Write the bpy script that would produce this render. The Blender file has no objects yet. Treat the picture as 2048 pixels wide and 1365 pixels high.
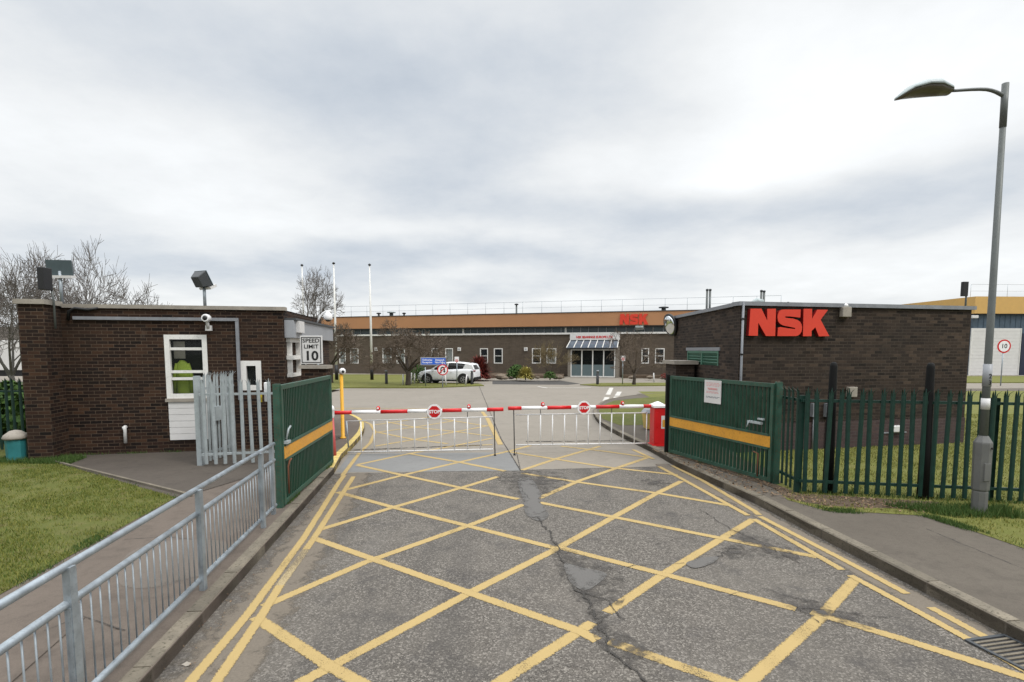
import bpy, math, random
import numpy as np
from mathutils import Vector, Matrix
random.seed(7); rng = np.random.default_rng(7)
SC = bpy.context.scene; COL = SC.collection
# ---------------------------------------------------------------- camera
F, CX, CY, CH, P = 1090.0, 1024.0, 791.5, 2.5, math.radians(4.8)
cam = bpy.data.objects.new('camera', bpy.data.cameras.new('camera')); COL.objects.link(cam)
cam.location = (0, 0, CH); cam.rotation_euler = (math.pi/2-P, 0, 0)
cam.data.sensor_width = 36; cam.data.lens = 36*F/2048; cam.data.shift_y = (CY-682.5)/2048
cam.data.clip_end = 3000; cam.data.clip_start = .05; SC.camera = cam
def V(*a): return Vector(a)
def ray(px, py):
    x, y = (px-CX)/F, -(py-CY)/F
    return V(x, math.cos(P)+y*math.sin(P), -math.sin(P)+y*math.cos(P))
def G(px, py, z=0.0):
    d = ray(px, py); t = (z-CH)/d.z
    return V(d.x*t, d.y*t, z)
def atY(px, py, Y):
    d = ray(px, py); t = Y/d.y
    return V(d.x*t, Y, CH+d.z*t)
def HZ(p, row):                      # height above point p seen at that row
    k = -(row-CY)/F
    dz_dy = (-math.sin(P)+k*math.cos(P))/(math.cos(P)+k*math.sin(P))
    return CH+p.y*dz_dy
class Plane:                          # a vertical wall plane: u along it, z up, n towards the viewer
    def __init__(s, a, b):
        s.o = V(a.x, a.y, 0); s.t = V(b.x-a.x, b.y-a.y, 0); s.L = s.t.length; s.t.normalize()
        s.n = V(s.t.y, -s.t.x, 0)
        if s.n.dot(V(0, 0, 0)-s.o) < 0: s.n = -s.n
    def uz(s, px, py):
        d = ray(px, py); o = V(0, 0, CH); t = (s.o-o).dot(s.n)/d.dot(s.n); q = o+d*t
        return (q-s.o).dot(s.t), q.z
    def p(s, u, z, out=0.0): return s.o+s.t*u+s.n*out+V(0, 0, z)
# ---------------------------------------------------------------- mesh builder
def woff(o):
    l = V(0, 0, 0)
    while o: l = l+o.location; o = o.parent
    return l
class MB:
    def __init__(s): s.v = []; s.f = []; s.m = []; s.sm = []; s.uv = {}
    def face(s, pts, mi=0, sm=False, uv=None):
        b = len(s.v); s.v += [tuple(p) for p in pts]; s.f.append(tuple(range(b, b+len(pts)))); s.m.append(mi); s.sm.append(sm)
        if uv: s.uv[len(s.f)-1] = uv
        return s
    def grid(s, rings, closed=True, mi=0, sm=True, caps=True):
        b = len(s.v); n = len(rings[0])
        for r in rings: s.v += [tuple(p) for p in r]
        for i in range(len(rings)-1):
            for j in range(n if closed else n-1):
                k = (j+1) % n
                s.f.append((b+i*n+j, b+i*n+k, b+(i+1)*n+k, b+(i+1)*n+j)); s.m.append(mi); s.sm.append(sm)
        if caps and closed:
            s.f.append(tuple(b+j for j in reversed(range(n)))); s.m.append(mi); s.sm.append(False)
            e = b+(len(rings)-1)*n
            s.f.append(tuple(e+j for j in range(n))); s.m.append(mi); s.sm.append(False)
        return s
    def obox(s, c, ax, ay, az, mi=0):   # centre and three half-axis vectors
        c = V(*c); q = [c+ax*i+ay*j+az*k for k in (-1, 1) for i, j in ((-1, -1), (1, -1), (1, 1), (-1, 1))]
        if ax.cross(ay).dot(az) < 0: q = [q[i] for i in (3, 2, 1, 0, 7, 6, 5, 4)]
        b = len(s.v); s.v += [tuple(p) for p in q]
        for f in ((3, 2, 1, 0), (4, 5, 6, 7), (0, 1, 5, 4), (1, 2, 6, 5), (2, 3, 7, 6), (3, 0, 4, 7)):
            s.f.append(tuple(b+i for i in f)); s.m.append(mi); s.sm.append(False)
        return s
    def box(s, x0, x1, y0, y1, z0, z1, mi=0):
        return s.obox(((x0+x1)/2, (y0+y1)/2, (z0+z1)/2), V((x1-x0)/2, 0, 0), V(0, (y1-y0)/2, 0), V(0, 0, (z1-z0)/2), mi)
    def wbox(s, pl, u0, u1, z0, z1, d0, d1, mi=0):   # box on a wall plane, d = distance out of the wall
        return s.obox(pl.p((u0+u1)/2, (z0+z1)/2, (d0+d1)/2), pl.t*((u1-u0)/2), pl.n*((d1-d0)/2), V(0, 0, (z1-z0)/2), mi)
    def bar(s, a, b, w, h=None, mi=0, up=V(0, 0, 1)):
        a = V(*a); b = V(*b); d = (b-a); L = d.length; d.normalize()
        if abs(d.dot(up)) > .98: up = V(1, 0, 0)
        x = d.cross(up).normalized(); y = x.cross(d).normalized(); h = w if h is None else h
        return s.obox((a+b)/2, x*(w/2), d*(L/2), y*(h/2), mi)
    def tube(s, pts, r, n=10, mi=0, caps=True, sm=True):
        pts = [V(*p) for p in pts]; m = len(pts); rs = r if isinstance(r, (list, tuple)) else [r]*m; rings = []; px = None
        for i, p in enumerate(pts):
            d = (pts[min(i+1, m-1)]-pts[max(i-1, 0)]).normalized()
            if px is None: px = d.cross(V(0, 0, 1) if abs(d.z) < .9 else V(1, 0, 0)).normalized()
            else: px = (px-d*px.dot(d)).normalized()
            y = d.cross(px)
            rings.append([p+(px*math.cos(a)+y*math.sin(a))*rs[i] for a in [2*math.pi*k/n for k in range(n)]])
        return s.grid(rings, mi=mi, caps=caps, sm=sm)
    def lathe(s, c, prof, n=20, mi=0, axis=V(0, 0, 1), sm=True):
        c = V(*c); ax = axis.normalized(); x = ax.orthogonal().normalized(); y = ax.cross(x)
        return s.grid([[c+ax*h+(x*math.cos(a)+y*math.sin(a))*max(r, 1e-4) for a in [2*math.pi*k/n for k in range(n)]] for r, h in prof], mi=mi, sm=sm)
    def prism(s, poly, z0, z1, mi=0, top_only=False):
        a = sum(poly[i][0]*poly[(i+1) % len(poly)][1]-poly[(i+1) % len(poly)][0]*poly[i][1] for i in range(len(poly)))
        if a < 0: poly = poly[::-1]
        s.face([(p[0], p[1], z1) for p in poly], mi)
        if not top_only:
            for i in range(len(poly)):
                p, q = poly[i], poly[(i+1) % len(poly)]
                s.face([(p[0], p[1], z0), (q[0], q[1], z0), (q[0], q[1], z1), (p[0], p[1], z1)], mi)
        return s
    def strip(s, pts, w, z=None, mi=0):                # flat ribbon; uv: u metres along, v 0..1 across
        pts = [V(p[0], p[1], p[2] if z is None else z) for p in pts]; u = 0; pr = None
        for i, p in enumerate(pts):
            d = pts[min(i+1, len(pts)-1)]-pts[max(i-1, 0)]; d.z = 0; d.normalize(); n = V(-d.y, d.x, 0)*(w/2)
            if i: u2 = u+(p-pts[i-1]).length; s.face([pr[1], p-n, p+n, pr[0]], mi, uv=[(u, 0), (u2, 0), (u2, 1), (u, 1)]); u = u2
            pr = (p+n, p-n)
        return s
    def plate(s, pl, poly, d0, d1, mi=0):              # polygon in wall (u,z) extruded from d0 to d1
        a = sum(poly[i][0]*poly[(i+1) % len(poly)][1]-poly[(i+1) % len(poly)][0]*poly[i][1] for i in range(len(poly)))
        if (a < 0) != (pl.t.cross(V(0, 0, 1)).dot(pl.n) < 0): poly = poly[::-1]
        s.face([pl.p(u, z, d1) for u, z in poly], mi)
        for i in range(len(poly)):
            p, q = poly[i], poly[(i+1) % len(poly)]
            s.face([pl.p(*p, d0), pl.p(*q, d0), pl.p(*q, d1), pl.p(*p, d1)], mi)
        return s
    def build(s, name, mats, parent=None, local=False, bevel=0, sub=0):
        me = bpy.data.meshes.new(name); off = V(0, 0, 0) if local else woff(parent)
        me.from_pydata([(x-off.x, y-off.y, z-off.z) for x, y, z in s.v], [], s.f)
        mats = mats if isinstance(mats, (list, tuple)) else [mats]
        for m in mats: me.materials.append(m)
        me.polygons.foreach_set('material_index', s.m); me.polygons.foreach_set('use_smooth', s.sm)
        uvl = me.uv_layers.new(name='UVMap'); Z = V(0, 0, 1)
        for i, p in enumerate(me.polygons):
            cu = s.uv.get(i)
            if cu:
                for k, li in enumerate(p.loop_indices): uvl.data[li].uv = cu[k]
                continue
            n = p.normal
            if abs(n.z) > .7:
                for li in p.loop_indices: q = s.v[me.loops[li].vertex_index]; uvl.data[li].uv = (q[0], q[1])
            else:
                t = Z.cross(n)
                if t.length < 1e-6: t = V(1, 0, 0)
                t.normalize()
                for li in p.loop_indices: q = s.v[me.loops[li].vertex_index]; uvl.data[li].uv = (q[0]*t.x+q[1]*t.y, q[2])
        me.update()
        o = bpy.data.objects.new(name, me); COL.objects.link(o)
        if parent: o.parent = parent
        if sub: md = o.modifiers.new('sub', 'SUBSURF'); md.levels = sub; md.render_levels = sub
        if bevel: md = o.modifiers.new('bevel', 'BEVEL'); md.width = bevel; md.segments = 2; md.limit_method = 'ANGLE'
        return o
def tag(o, label=None, cat=None, group=None, kind=None):
    if label: o['label'] = label
    if cat: o['category'] = cat
    if group: o['group'] = group
    if kind: o['kind'] = kind
    return o
def thing(name, label, cat, loc=(0, 0, 0), rz=0, group=None):
    o = bpy.data.objects.new(name, None); COL.objects.link(o); o.empty_display_size = .2
    o.location = loc; o.rotation_euler = (0, 0, rz); return tag(o, label, cat, group)
def struct(o, label=None): return tag(o, label, None, None, 'structure')
def copy_tree(o, parent=None):
    c = o.copy(); COL.objects.link(c); c.parent = parent
    for ch in [x for x in bpy.data.objects if x.parent == o]: copy_tree(ch, c)
    return c
def lettering(body, size, pl, u, z, out, mat, parent, name='lettering', bold=0, ext=.003, align='CENTER', sx=1.0):
    cu = bpy.data.curves.new('t', 'FONT'); cu.body = body; cu.size = size; cu.align_x = align; cu.align_y = 'CENTER'
    cu.extrude = ext; cu.offset = bold; cu.resolution_u = 3
    ob = bpy.data.objects.new('t', cu); me = bpy.data.meshes.new_from_object(ob); bpy.data.objects.remove(ob)
    t = pl.t if pl.t.cross(V(0, 0, 1)).dot(pl.n) > 0 else -pl.t
    c = pl.p(u, z, out)-woff(parent); M = Matrix(((t.x*sx, 0, pl.n.x, c.x), (t.y*sx, 0, pl.n.y, c.y), (0, 1, pl.n.z, c.z), (0, 0, 0, 1)))
    me.transform(M); me.materials.clear(); me.materials.append(mat)
    o = bpy.data.objects.new(name, me); COL.objects.link(o); o.parent = parent; return o
# ---------------------------------------------------------------- materials
def srgb(r, g, b): return tuple(((c/255)/12.92 if c/255 <= .04045 else ((c/255+.055)/1.055)**2.4) for c in (r, g, b))+(1,)
class NT:
    def __init__(s, name):
        s.mat = bpy.data.materials.new(name); s.mat.use_nodes = True; s.nt = s.mat.node_tree; s.b = s.nt.nodes['Principled BSDF']; s.out = s.nt.nodes['Material Output']
    def n(s, t, **k):
        nd = s.nt.nodes.new(t)
        for a, v in k.items():
            if a.startswith('i_'): nd.inputs[a[2:].replace('_', ' ')].default_value = v
            else: setattr(nd, a, v)
        return nd
    def l(s, a, b): s.nt.links.new(a, b)
    def coord(s, kind='Object'): return s.n('ShaderNodeTexCoord').outputs[kind]
    def noise(s, co, scale, detail=4, rough=.6, out='Fac'):
        n = s.n('ShaderNodeTexNoise'); n.inputs['Scale'].default_value = scale; n.inputs['Detail'].default_value = detail; n.inputs['Roughness'].default_value = rough
        s.l(co, n.inputs['Vector']); return n.outputs[out]
    def stretch(s, co, x, y, rot=0.0):
        m = s.n('ShaderNodeMapping'); m.inputs['Scale'].default_value = (x, y, 1); m.inputs['Rotation'].default_value = (0, 0, rot); s.l(co, m.inputs[0]); return m.outputs[0]
    def ramp(s, fac, stops):
        r = s.n('ShaderNodeValToRGB'); e = r.color_ramp.elements
        while len(e) < len(stops): e.new(.5)
        for i, (p, c) in enumerate(stops): e[i].position = p; e[i].color = c if len(c) == 4 else (*c, 1)
        s.l(fac, r.inputs[0]); return r.outputs[0]
    def mix(s, f, a, b, mode='MIX'):
        m = s.n('ShaderNodeMix', data_type='RGBA', blend_type=mode)
        for v, i in ((f, 0), (a, 6), (b, 7)):
            if isinstance(v, (int, float)): m.inputs[i].default_value = v
            elif isinstance(v, tuple): m.inputs[i].default_value = v if len(v) == 4 else (*v, 1)
            else: s.l(v, m.inputs[i])
        return m.outputs[2]
    def math(s, op, a, b=0.0, clamp=False):
        m = s.n('ShaderNodeMath', operation=op, use_clamp=clamp)
        for v, i in ((a, 0), (b, 1)):
            if isinstance(v, (int, float)): m.inputs[i].default_value = v
            else: s.l(v, m.inputs[i])
        return m.outputs[0]
    def smooth(s, v, a, b, lo=0.0, hi=1.0):
        m = s.n('ShaderNodeMapRange', interpolation_type='SMOOTHSTEP'); s.l(v, m.inputs[0])
        for i, q in ((1, a), (2, b), (3, lo), (4, hi)): m.inputs[i].default_value = q
        return m.outputs[0]
    def bump(s, h, strength=.3, dist=.01):
        b = s.n('ShaderNodeBump'); b.inputs['Strength'].default_value = strength; b.inputs['Distance'].default_value = dist
        s.l(h, b.inputs['Height']); s.l(b.outputs[0], s.b.inputs['Normal'])
    def alpha(s, fac):
        t = s.n('ShaderNodeBsdfTransparent'); m = s.n('ShaderNodeMixShader'); s.l(fac, m.inputs[0]); s.l(t.outputs[0], m.inputs[1]); s.l(s.b.outputs[0], m.inputs[2]); s.l(m.outputs[0], s.out.inputs[0])
    def col(s, c): s.l(c, s.b.inputs['Base Color']); return s
    def set(s, **k):
        for a, v in k.items(): s.b.inputs[a.replace('_', ' ')].default_value = v
        return s
def paint(name, c, rough=.5, metal=0.0, vary=.25, scale=3.0, dirt=None, dirt_amt=.35, bump=.05, spec=.4, isl=False):
    n = NT(name); co = n.coord(); a = n.noise(co, scale, 5); b = n.noise(co, scale*9, 4)
    lo = tuple(x*(1-vary) for x in c[:3])+(1,); hi = tuple(min(1, x*(1+vary*.6)) for x in c[:3])+(1,)
    k = n.ramp(a, [(.3, lo), (.7, hi)])
    if isl:
        g = n.n('ShaderNodeNewGeometry'); k = n.mix(n.smooth(g.outputs['Random Per Island'], 0, 1, 0, .55), k, tuple(x*.45 for x in c[:3])+(1,))
    if dirt: k = n.mix(n.math('MULTIPLY', n.smooth(b, .52, .72), dirt_amt), k, dirt)
    n.col(k); n.set(Metallic=metal); n.b.inputs['Specular IOR Level'].default_value = spec
    n.l(n.smooth(a, .2, .8, max(.05, rough-.12), min(1, rough+.15)), n.b.inputs['Roughness'])
    if bump: n.bump(b, bump, .01)
    return n.mat
def brick(name, cols, mortar, lighten=.0, bw=.225, bh=.075, stain=None):
    n = NT(name); uv = n.coord('UV'); br = n.n('ShaderNodeTexBrick', offset=.5); n.l(uv, br.inputs['Vector'])
    for k, v in (('Scale', 1.0), ('Brick Width', bw), ('Row Height', bh), ('Mortar Size', .006), ('Mortar Smooth', .3), ('Bias', 0.0)): br.inputs[k].default_value = v
    br.inputs['Color1'].default_value = (0, 0, 0, 1); br.inputs['Color2'].default_value = (1, 1, 1, 1); br.inputs['Mortar'].default_value = (.5, .5, .5, 1)
    k = n.ramp(br.outputs['Color'], [(i/(len(cols)-1) if len(cols) > 1 else 0, c) for i, c in enumerate(cols)])
    ob = n.coord(); k = n.mix(n.math('MULTIPLY', n.noise(ob, 9, 5), .55), k, tuple(x*.45 for x in cols[0][:3])+(1,))
    k = n.mix(n.smooth(n.noise(ob, .45, 7, .7), .42, .66, 0, .65), k, stain or (.09, .075, .06, 1))
    k = n.mix(n.smooth(n.noise(n.stretch(uv, 2.2, .22), 1.0, 6, .7), .55, .72, 0, .45), k, (.022, .017, .014, 1)); k = n.mix(n.smooth(n.noise(n.stretch(uv, 1.4, .5), 1.7, 6, .75), .60, .74, 0, .30), k, (.13, .11, .09, 1))
    mt = n.mix(n.smooth(n.noise(ob, 1.3, 4), .3, .7), tuple(x*.55 for x in mortar[:3])+(1,), mortar)
    k = n.mix(br.outputs['Fac'], k, mt); n.col(k).set(Roughness=.9); n.b.inputs['Specular IOR Level'].default_value = .25
    h = n.math('SUBTRACT', n.math('MULTIPLY', n.noise(ob, 60, 3), .3), n.math('MULTIPLY', br.outputs['Fac'], 1.0)); n.bump(h, .5, .008); return n.mat
def asphalt():
    n = NT('asphalt'); co = n.coord(); v = n.n('ShaderNodeTexVoronoi'); v.inputs['Scale'].default_value = 68; n.l(co, v.inputs['Vector'])
    sep = n.n('ShaderNodeSeparateColor'); n.l(v.outputs['Color'], sep.inputs[0])
    chip = n.ramp(sep.outputs[0], [(0, (.016, .014, .012)), (.4, (.055, .049, .043)), (.75, (.14, .125, .11)), (1, (.36, .33, .29))])
    fine = n.noise(co, 105, 4, .8); k = n.mix(.5, chip, n.ramp(fine, [(.40, (.018, .016, .013)), (.62, (.235, .21, .18))]))
    big = n.noise(co, .55, 6, .65); k = n.mix(n.smooth(big, .35, .7, 0, .45), k, (.15, .134, .115, 1))
    blot = n.noise(co, 2.3, 6, .7); k = n.mix(n.smooth(blot, .50, .72, 0, .62), k, (.05, .046, .044, 1))
    tr = n.noise(n.stretch(co, 1.5, .12, .06), 1.0, 4, .55); k = n.mix(n.smooth(tr, .5, .68, 0, .38), k, (.045, .042, .04, 1)); k = n.mix(n.smooth(tr, .46, .30, 0, .30), k, (.15, .138, .125, 1))
    n.col(k).set(Roughness=.85); n.b.inputs['Specular IOR Level'].default_value = .3
    n.bump(n.math('ADD', v.outputs['Distance'], fine), .55, .006); return n.mat
def ground_mat(name, a, b, c, s1=.6, s2=14, rough=.9, bump=.3, spot=None, wave=None):
    n = NT(name); co = n.coord(); k = n.ramp(n.noise(co, s1, 6, .65), [(.3, a), (.7, b)])
    k = n.mix(n.smooth(n.noise(co, s2, 5, .7), .45, .75, 0, .6), k, c); k = n.mix(n.smooth(n.noise(co, s2*.23, 7, .75), .52, .66, 0, .45), k, tuple(x*.8 for x in c[:3])+(1,))
    f = n.noise(co, 120, 3); k = n.mix(.35, k, n.mix(f, tuple(x*.4 for x in a[:3])+(1,), tuple(min(1, x*1.7) for x in b[:3])+(1,)))
    if spot: k = n.mix(n.smooth(n.noise(co, 2.6, 5, .7), .56, .72, 0, .7), k, spot)
    n.col(k).set(Roughness=rough); n.b.inputs['Specular IOR Level'].default_value = .25; n.bump(n.math('ADD', f, n.noise(co, 25, 4)), bump, .01); return n.mat
def marking(name, c, wear=.5, dirt=(.12, .1, .085, 1)):
    n = NT(name); uv = n.coord('UV'); ob = n.coord(); sp = n.n('ShaderNodeSeparateXYZ'); n.l(uv, sp.inputs[0])
    e = n.math('MINIMUM', sp.outputs[1], n.math('SUBTRACT', 1.0, sp.outputs[1]))
    nz = n.noise(ob, 34, 6, .85); nf = n.noise(ob, 110, 4, .8); nb = n.noise(n.stretch(ob, 1.6, .35), 1.0, 6, .72)
    t = n.math('ADD', e, n.math('MULTIPLY', n.math('SUBTRACT', nz, .5), .75)); t = n.math('ADD', t, n.math('MULTIPLY', n.math('SUBTRACT', n.noise(ob, 90, 3, .8), .5), .5))
    a = n.smooth(t, .02, .08)
    hole = n.math('ADD', n.math('MULTIPLY', nf, .65), n.math('MULTIPLY', nb, .5))
    a = n.math('MULTIPLY', a, n.smooth(hole, .745-.10*wear, .80-.10*wear, 1, .1))
    k = n.mix(n.smooth(nb, .4, .75, 0, .35), c, tuple(x*.8 for x in c[:3])+(1,)); k = n.mix(n.smooth(nz, .5, .8, 0, .5), k, tuple(x*.75 for x in c[:3])+(1,))
    n.col(k).set(Roughness=.75); n.bump(nf, .35, .006); n.alpha(a); return n.mat
def decal(name, c, c2, scale=6, thr=(.4, .62), edge=.35, rough=.9):
    n = NT(name); uv = n.coord('UV'); ob = n.coord(); sp = n.n('ShaderNodeSeparateXYZ'); n.l(uv, sp.inputs[0])
    e = n.math('MINIMUM', sp.outputs[1], n.math('SUBTRACT', 1.0, sp.outputs[1]))
    nz = n.noise(ob, scale, 6, .75); t = n.math('ADD', nz, n.math('MULTIPLY', n.smooth(e, 0, edge), .3))
    n.col(n.mix(n.noise(ob, 45, 4, .7), c, c2)).set(Roughness=rough); n.bump(n.noise(ob, 70, 4), .5, .01); n.alpha(n.smooth(t, thr[0]+.1, thr[1]+.1)); return n.mat
def plain(name, c, rough=.6, metal=0.0, spec=.5):
    n = NT(name); co = n.coord(); k = n.mix(n.noise(co, 8, 3), tuple(x*.85 for x in c[:3])+(1,), tuple(min(1, x*1.08) for x in c[:3])+(1,)); n.col(k).set(Roughness=rough, Metallic=metal); n.b.inputs['Specular IOR Level'].default_value = spec; return n.mat
def leafy(name, a, b, rough=.7):
    n = NT(name); g = n.n('ShaderNodeNewGeometry'); k = n.mix(g.outputs['Random Per Island'], a, b); n.col(k).set(Roughness=rough); n.b.inputs['Specular IOR Level'].default_value = .25; return n.mat
def glass(name, tint=(.02, .025, .03, 1), tr=.35):
    n = NT(name); n.set(Base_Color=tint, Roughness=.04); n.b.inputs['Specular IOR Level'].default_value = .6
    t = n.n('ShaderNodeBsdfTransparent'); m = n.n('ShaderNodeMixShader'); m.inputs[0].default_value = 1-tr
    n.l(t.outputs[0], m.inputs[1]); n.l(n.b.outputs[0], m.inputs[2]); n.l(m.outputs[0], n.out.inputs[0]); return n.mat
M = dict(
 asphalt=asphalt(),
 concrete=ground_mat('concrete', (.19, .169, .14), (.235, .21, .178), (.155, .138, .116), .35, 5, bump=.1),
 slab=ground_mat('grey_concrete', (.16, .16, .157), (.195, .193, .186), (.14, .138, .133), .7, 6, bump=.1),
 tarmacr=ground_mat('footway_tarmac', (.078, .066, .053), (.125, .108, .088), (.052, .044, .036), .5, 9, bump=.3),
 tarmac=ground_mat('path_tarmac', (.058, .048, .040), (.09, .076, .063), (.038, .032, .027), .5, 9, bump=.3),
 paving=ground_mat('footway', (.088, .071, .058), (.145, .118, .097), (.05, .041, .034), .45, 7, bump=.25),
 darktar=ground_mat('dark_tarmac', (.05, .048, .045), (.075, .07, .066), (.03, .03, .03), .9, 12),
 soil=ground_mat('soil', (.06, .042, .028), (.12, .088, .06), (.03, .02, .015), 1.2, 9, bump=.8),
 lawn=ground_mat('lawn', (.05, .07, .012), (.11, .115, .025), (.16, .13, .06), .8, 5, bump=.8, spot=(.15, .115, .05, 1)),
 lawnd=ground_mat('dry_lawn', (.09, .105, .02), (.15, .148, .038), (.16, .135, .055), .35, 5, bump=.8, spot=(.10, .12, .02, 1)),
 ground=ground_mat('far_ground', (.07, .09, .03), (.12, .12, .06), (.10, .085, .06), .05, .8, bump=.3),
 kerbst=paint('kerb_stone', (.20, .172, .13, 1), .9, vary=.4, scale=4, dirt=(.05, .045, .03, 1), dirt_amt=.9, bump=.5, isl=True),
 yellow=marking('yellow_marking', (.375, .268, .105, 1), .95), yfaint=marking('faded_yellow_marking', (.36, .28, .15, 1), 1.5),
 wmark=marking('white_marking', (.5, .48, .44, 1), .6),
 ykerb=paint('yellow_kerb', (.55, .42, .14, 1), .8, vary=.2, scale=6, dirt=(.1, .08, .05, 1), dirt_amt=.8, bump=.3),
 gutter=decal('gutter_dirt', (.085, .07, .054, 1), (.20, .168, .13, 1), 5, (.40, .66)),
 patch=decal('patch', (.085, .080, .074, 1), (.12, .112, .103, 1), 5, (.20, .52), .45, .7),
 tarstain=decal('tar_stain', (.04, .036, .032, 1), (.085, .076, .068, 1), 6, (.34, .66), .9),
 footrep=decal('footway_repair', (.10, .083, .068, 1), (.15, .125, .103, 1), 3, (.05, .35), .3),
 crack=decal('crack', (.02, .018, .016, 1), (.055, .049, .043, 1), 9, (.43, .55), .7),
 brickL=brick('dark_brown_brick', [(.008, .005, .004), (.026, .012, .008), (.075, .038, .021), (.013, .008, .007), (.045, .022, .013), (.02, .011, .008)], (.11, .078, .055, 1), stain=(.03, .018, .012, 1)),
 brickR=brick('brown_purple_brick', [(.012, .009, .007), (.048, .032, .023), (.024, .017, .014), (.09, .062, .044), (.03, .021, .016), (.052, .037, .028)], (.075, .058, .045, 1), stain=(.03, .023, .019, 1)),
 brickF=brick('factory_brick', [(.10, .078, .058), (.13, .102, .077), (.11, .088, .068)], (.15, .127, .102, 1), bw=.45, bh=.15, stain=(.085, .066, .05, 1)),
 plinth=brick('plinth_brick', [(.06, .04, .04), (.09, .06, .055), (.07, .048, .05)], (.10, .08, .075, 1), stain=(.06, .045, .04, 1)),
 coping=paint('cream_coping', (.30, .27, .23, 1), .7, dirt=(.12, .1, .08, 1)),
 leadgrey=paint('grey_flashing', (.22, .23, .25, 1), .5, dirt=(.1, .1, .1, 1)),
 white=paint('white_paint', (.72, .71, .68, 1), .45, vary=.08, dirt=(.4, .38, .33, 1), dirt_amt=.4), whiteb=plain('bright_white', (.8, .8, .8, 1), .4),
 cladw=paint('white_cladding', (.62, .61, .6, 1), .5, vary=.06), greyp=paint('grey_panel', (.30, .31, .33, 1), .5, vary=.06),
 galv=paint('galvanised_steel', (.33, .37, .40, 1), .45, .55, vary=.25, scale=7, dirt=(.16, .17, .18, 1), bump=.03),
 galvp=paint('grey_pale_steel', (.36, .40, .41, 1), .5, .15, vary=.2, scale=5, dirt=(.15, .16, .16, 1)),
 green=paint('dark_green_paint', (.005, .042, .024, 1), .45, vary=.35, scale=5, dirt=(.03, .03, .02, 1)),
 greenf=paint('green_frame_paint', (.03, .085, .058, 1), .5, vary=.3, scale=5, dirt=(.10, .055, .03, 1), dirt_amt=.9),
 greenr=paint('green_fence_paint', (.003, .031, .021, 1), .45, vary=.35, scale=5, dirt=(.02, .02, .015, 1)),
 greenv=paint('vent_green', (.06, .16, .11, 1), .5),
 orange=paint('amber_band', (.62, .30, .035, 1), .5, vary=.15, dirt=(.3, .13, .03, 1), dirt_amt=.7),
 ypost=paint('yellow_post', (.70, .36, .02, 1), .4, vary=.12), grit=paint('grit_bin_yellow', (.6, .42, .12, 1), .5),
 red=paint('red_paint', (.55, .012, .014, 1), .35, vary=.15), redl=paint('faded_red', (.5, .10, .10, 1), .5),
 nsk=paint('sign_red', (.62, .045, .02, 1), .4, vary=.06), nskside=plain('sign_red_side', (.22, .008, .008, 1), .5),
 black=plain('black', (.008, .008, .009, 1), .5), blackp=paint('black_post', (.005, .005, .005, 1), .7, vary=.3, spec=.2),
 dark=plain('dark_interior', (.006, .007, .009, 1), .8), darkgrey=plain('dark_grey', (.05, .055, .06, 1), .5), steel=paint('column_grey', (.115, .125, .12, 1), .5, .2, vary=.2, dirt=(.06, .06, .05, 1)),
 basegrey=paint('lamp_base_grey', (.13, .13, .125, 1), .5, vary=.15, dirt=(.09, .09, .08, 1)),
 lampglass=paint('lamp_bowl', (.10, .09, .07, 1), .3), lamptop=paint('lamp_top', (.35, .4, .4, 1), .4),
 glass=glass('glass'), glassl=glass('pale_glass', (.03, .035, .035, 1), .82), mirror=plain('mirror', (.75, .78, .8, 1), .06, 1.0),
 blind=plain('window_blind', (.5, .54, .52, 1), .7), fascia=paint('tan_fascia', (.40, .20, .095, 1), .6, vary=.08, scale=.5), fasciay=paint('yellow_fascia', (.55, .34, .11, 1), .6, vary=.06),
 bluegrey=paint('blue_grey_cladding', (.055, .085, .12, 1), .5), roofdk=plain('roof_dark', (.05, .045, .045, 1), .8), clere=plain('clerestory', (.06, .085, .095, 1), .25),
 teal=paint('teal_bin', (.03, .18, .19, 1), .4, vary=.25), hivis=plain('hi_vis', (.36, .50, .05, 1), .7), paper=plain('paper', (.45, .43, .36, 1), .8),
 blue=plain('sign_blue', (.02, .12, .60, 1), .4), pink=plain('pale_red', (.65, .3, .3, 1), .5), carw=paint('car_paint', (.75, .76, .78, 1), .2, vary=.02, spec=.6, bump=0), tyre=plain('tyre', (.012, .012, .012, 1), .8), rim=plain('rim', (.35, .35, .36, 1), .35, .7),
 bark=paint('bark', (.060, .047, .036, 1), .9, vary=.4, bump=.4), twig=plain('twig', (.11, .082, .058, 1), .9), barkg=paint('grey_bark', (.09, .085, .075, 1), .9, vary=.3), twigg=plain('grey_twig', (.12, .105, .095, 1), .9),
 rust=plain('rust', (.16, .06, .03, 1), .9), rock=paint('rock', (.17, .135, .10, 1), .9, vary=.35, bump=.5), brass=plain('sticker_yellow', (.65, .5, .03, 1), .5),
 grass=leafy('grass_blades', (.04, .085, .008, 1), (.23, .22, .05, 1)), grassy=leafy('dry_grass_blades', (.085, .12, .014, 1), (.30, .27, .075, 1)), grassd=leafy('grass_tuft', (.03, .075, .012, 1), (.08, .12, .03, 1)), dead=leafy('dead_leaf', (.07, .035, .02, 1), (.25, .17, .10, 1)),
 fred=leafy('red_leaf', (.06, .008, .008, 1), (.17, .03, .02, 1)), fgreen=leafy('green_leaf', (.02, .055, .008, 1), (.06, .11, .02, 1)), fyel=leafy('yellow_leaf', (.25, .22, .05, 1), (.42, .36, .10, 1)), fbrn=leafy('brown_leaf', (.10, .07, .035, 1), (.20, .16, .08, 1)),
)
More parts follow.
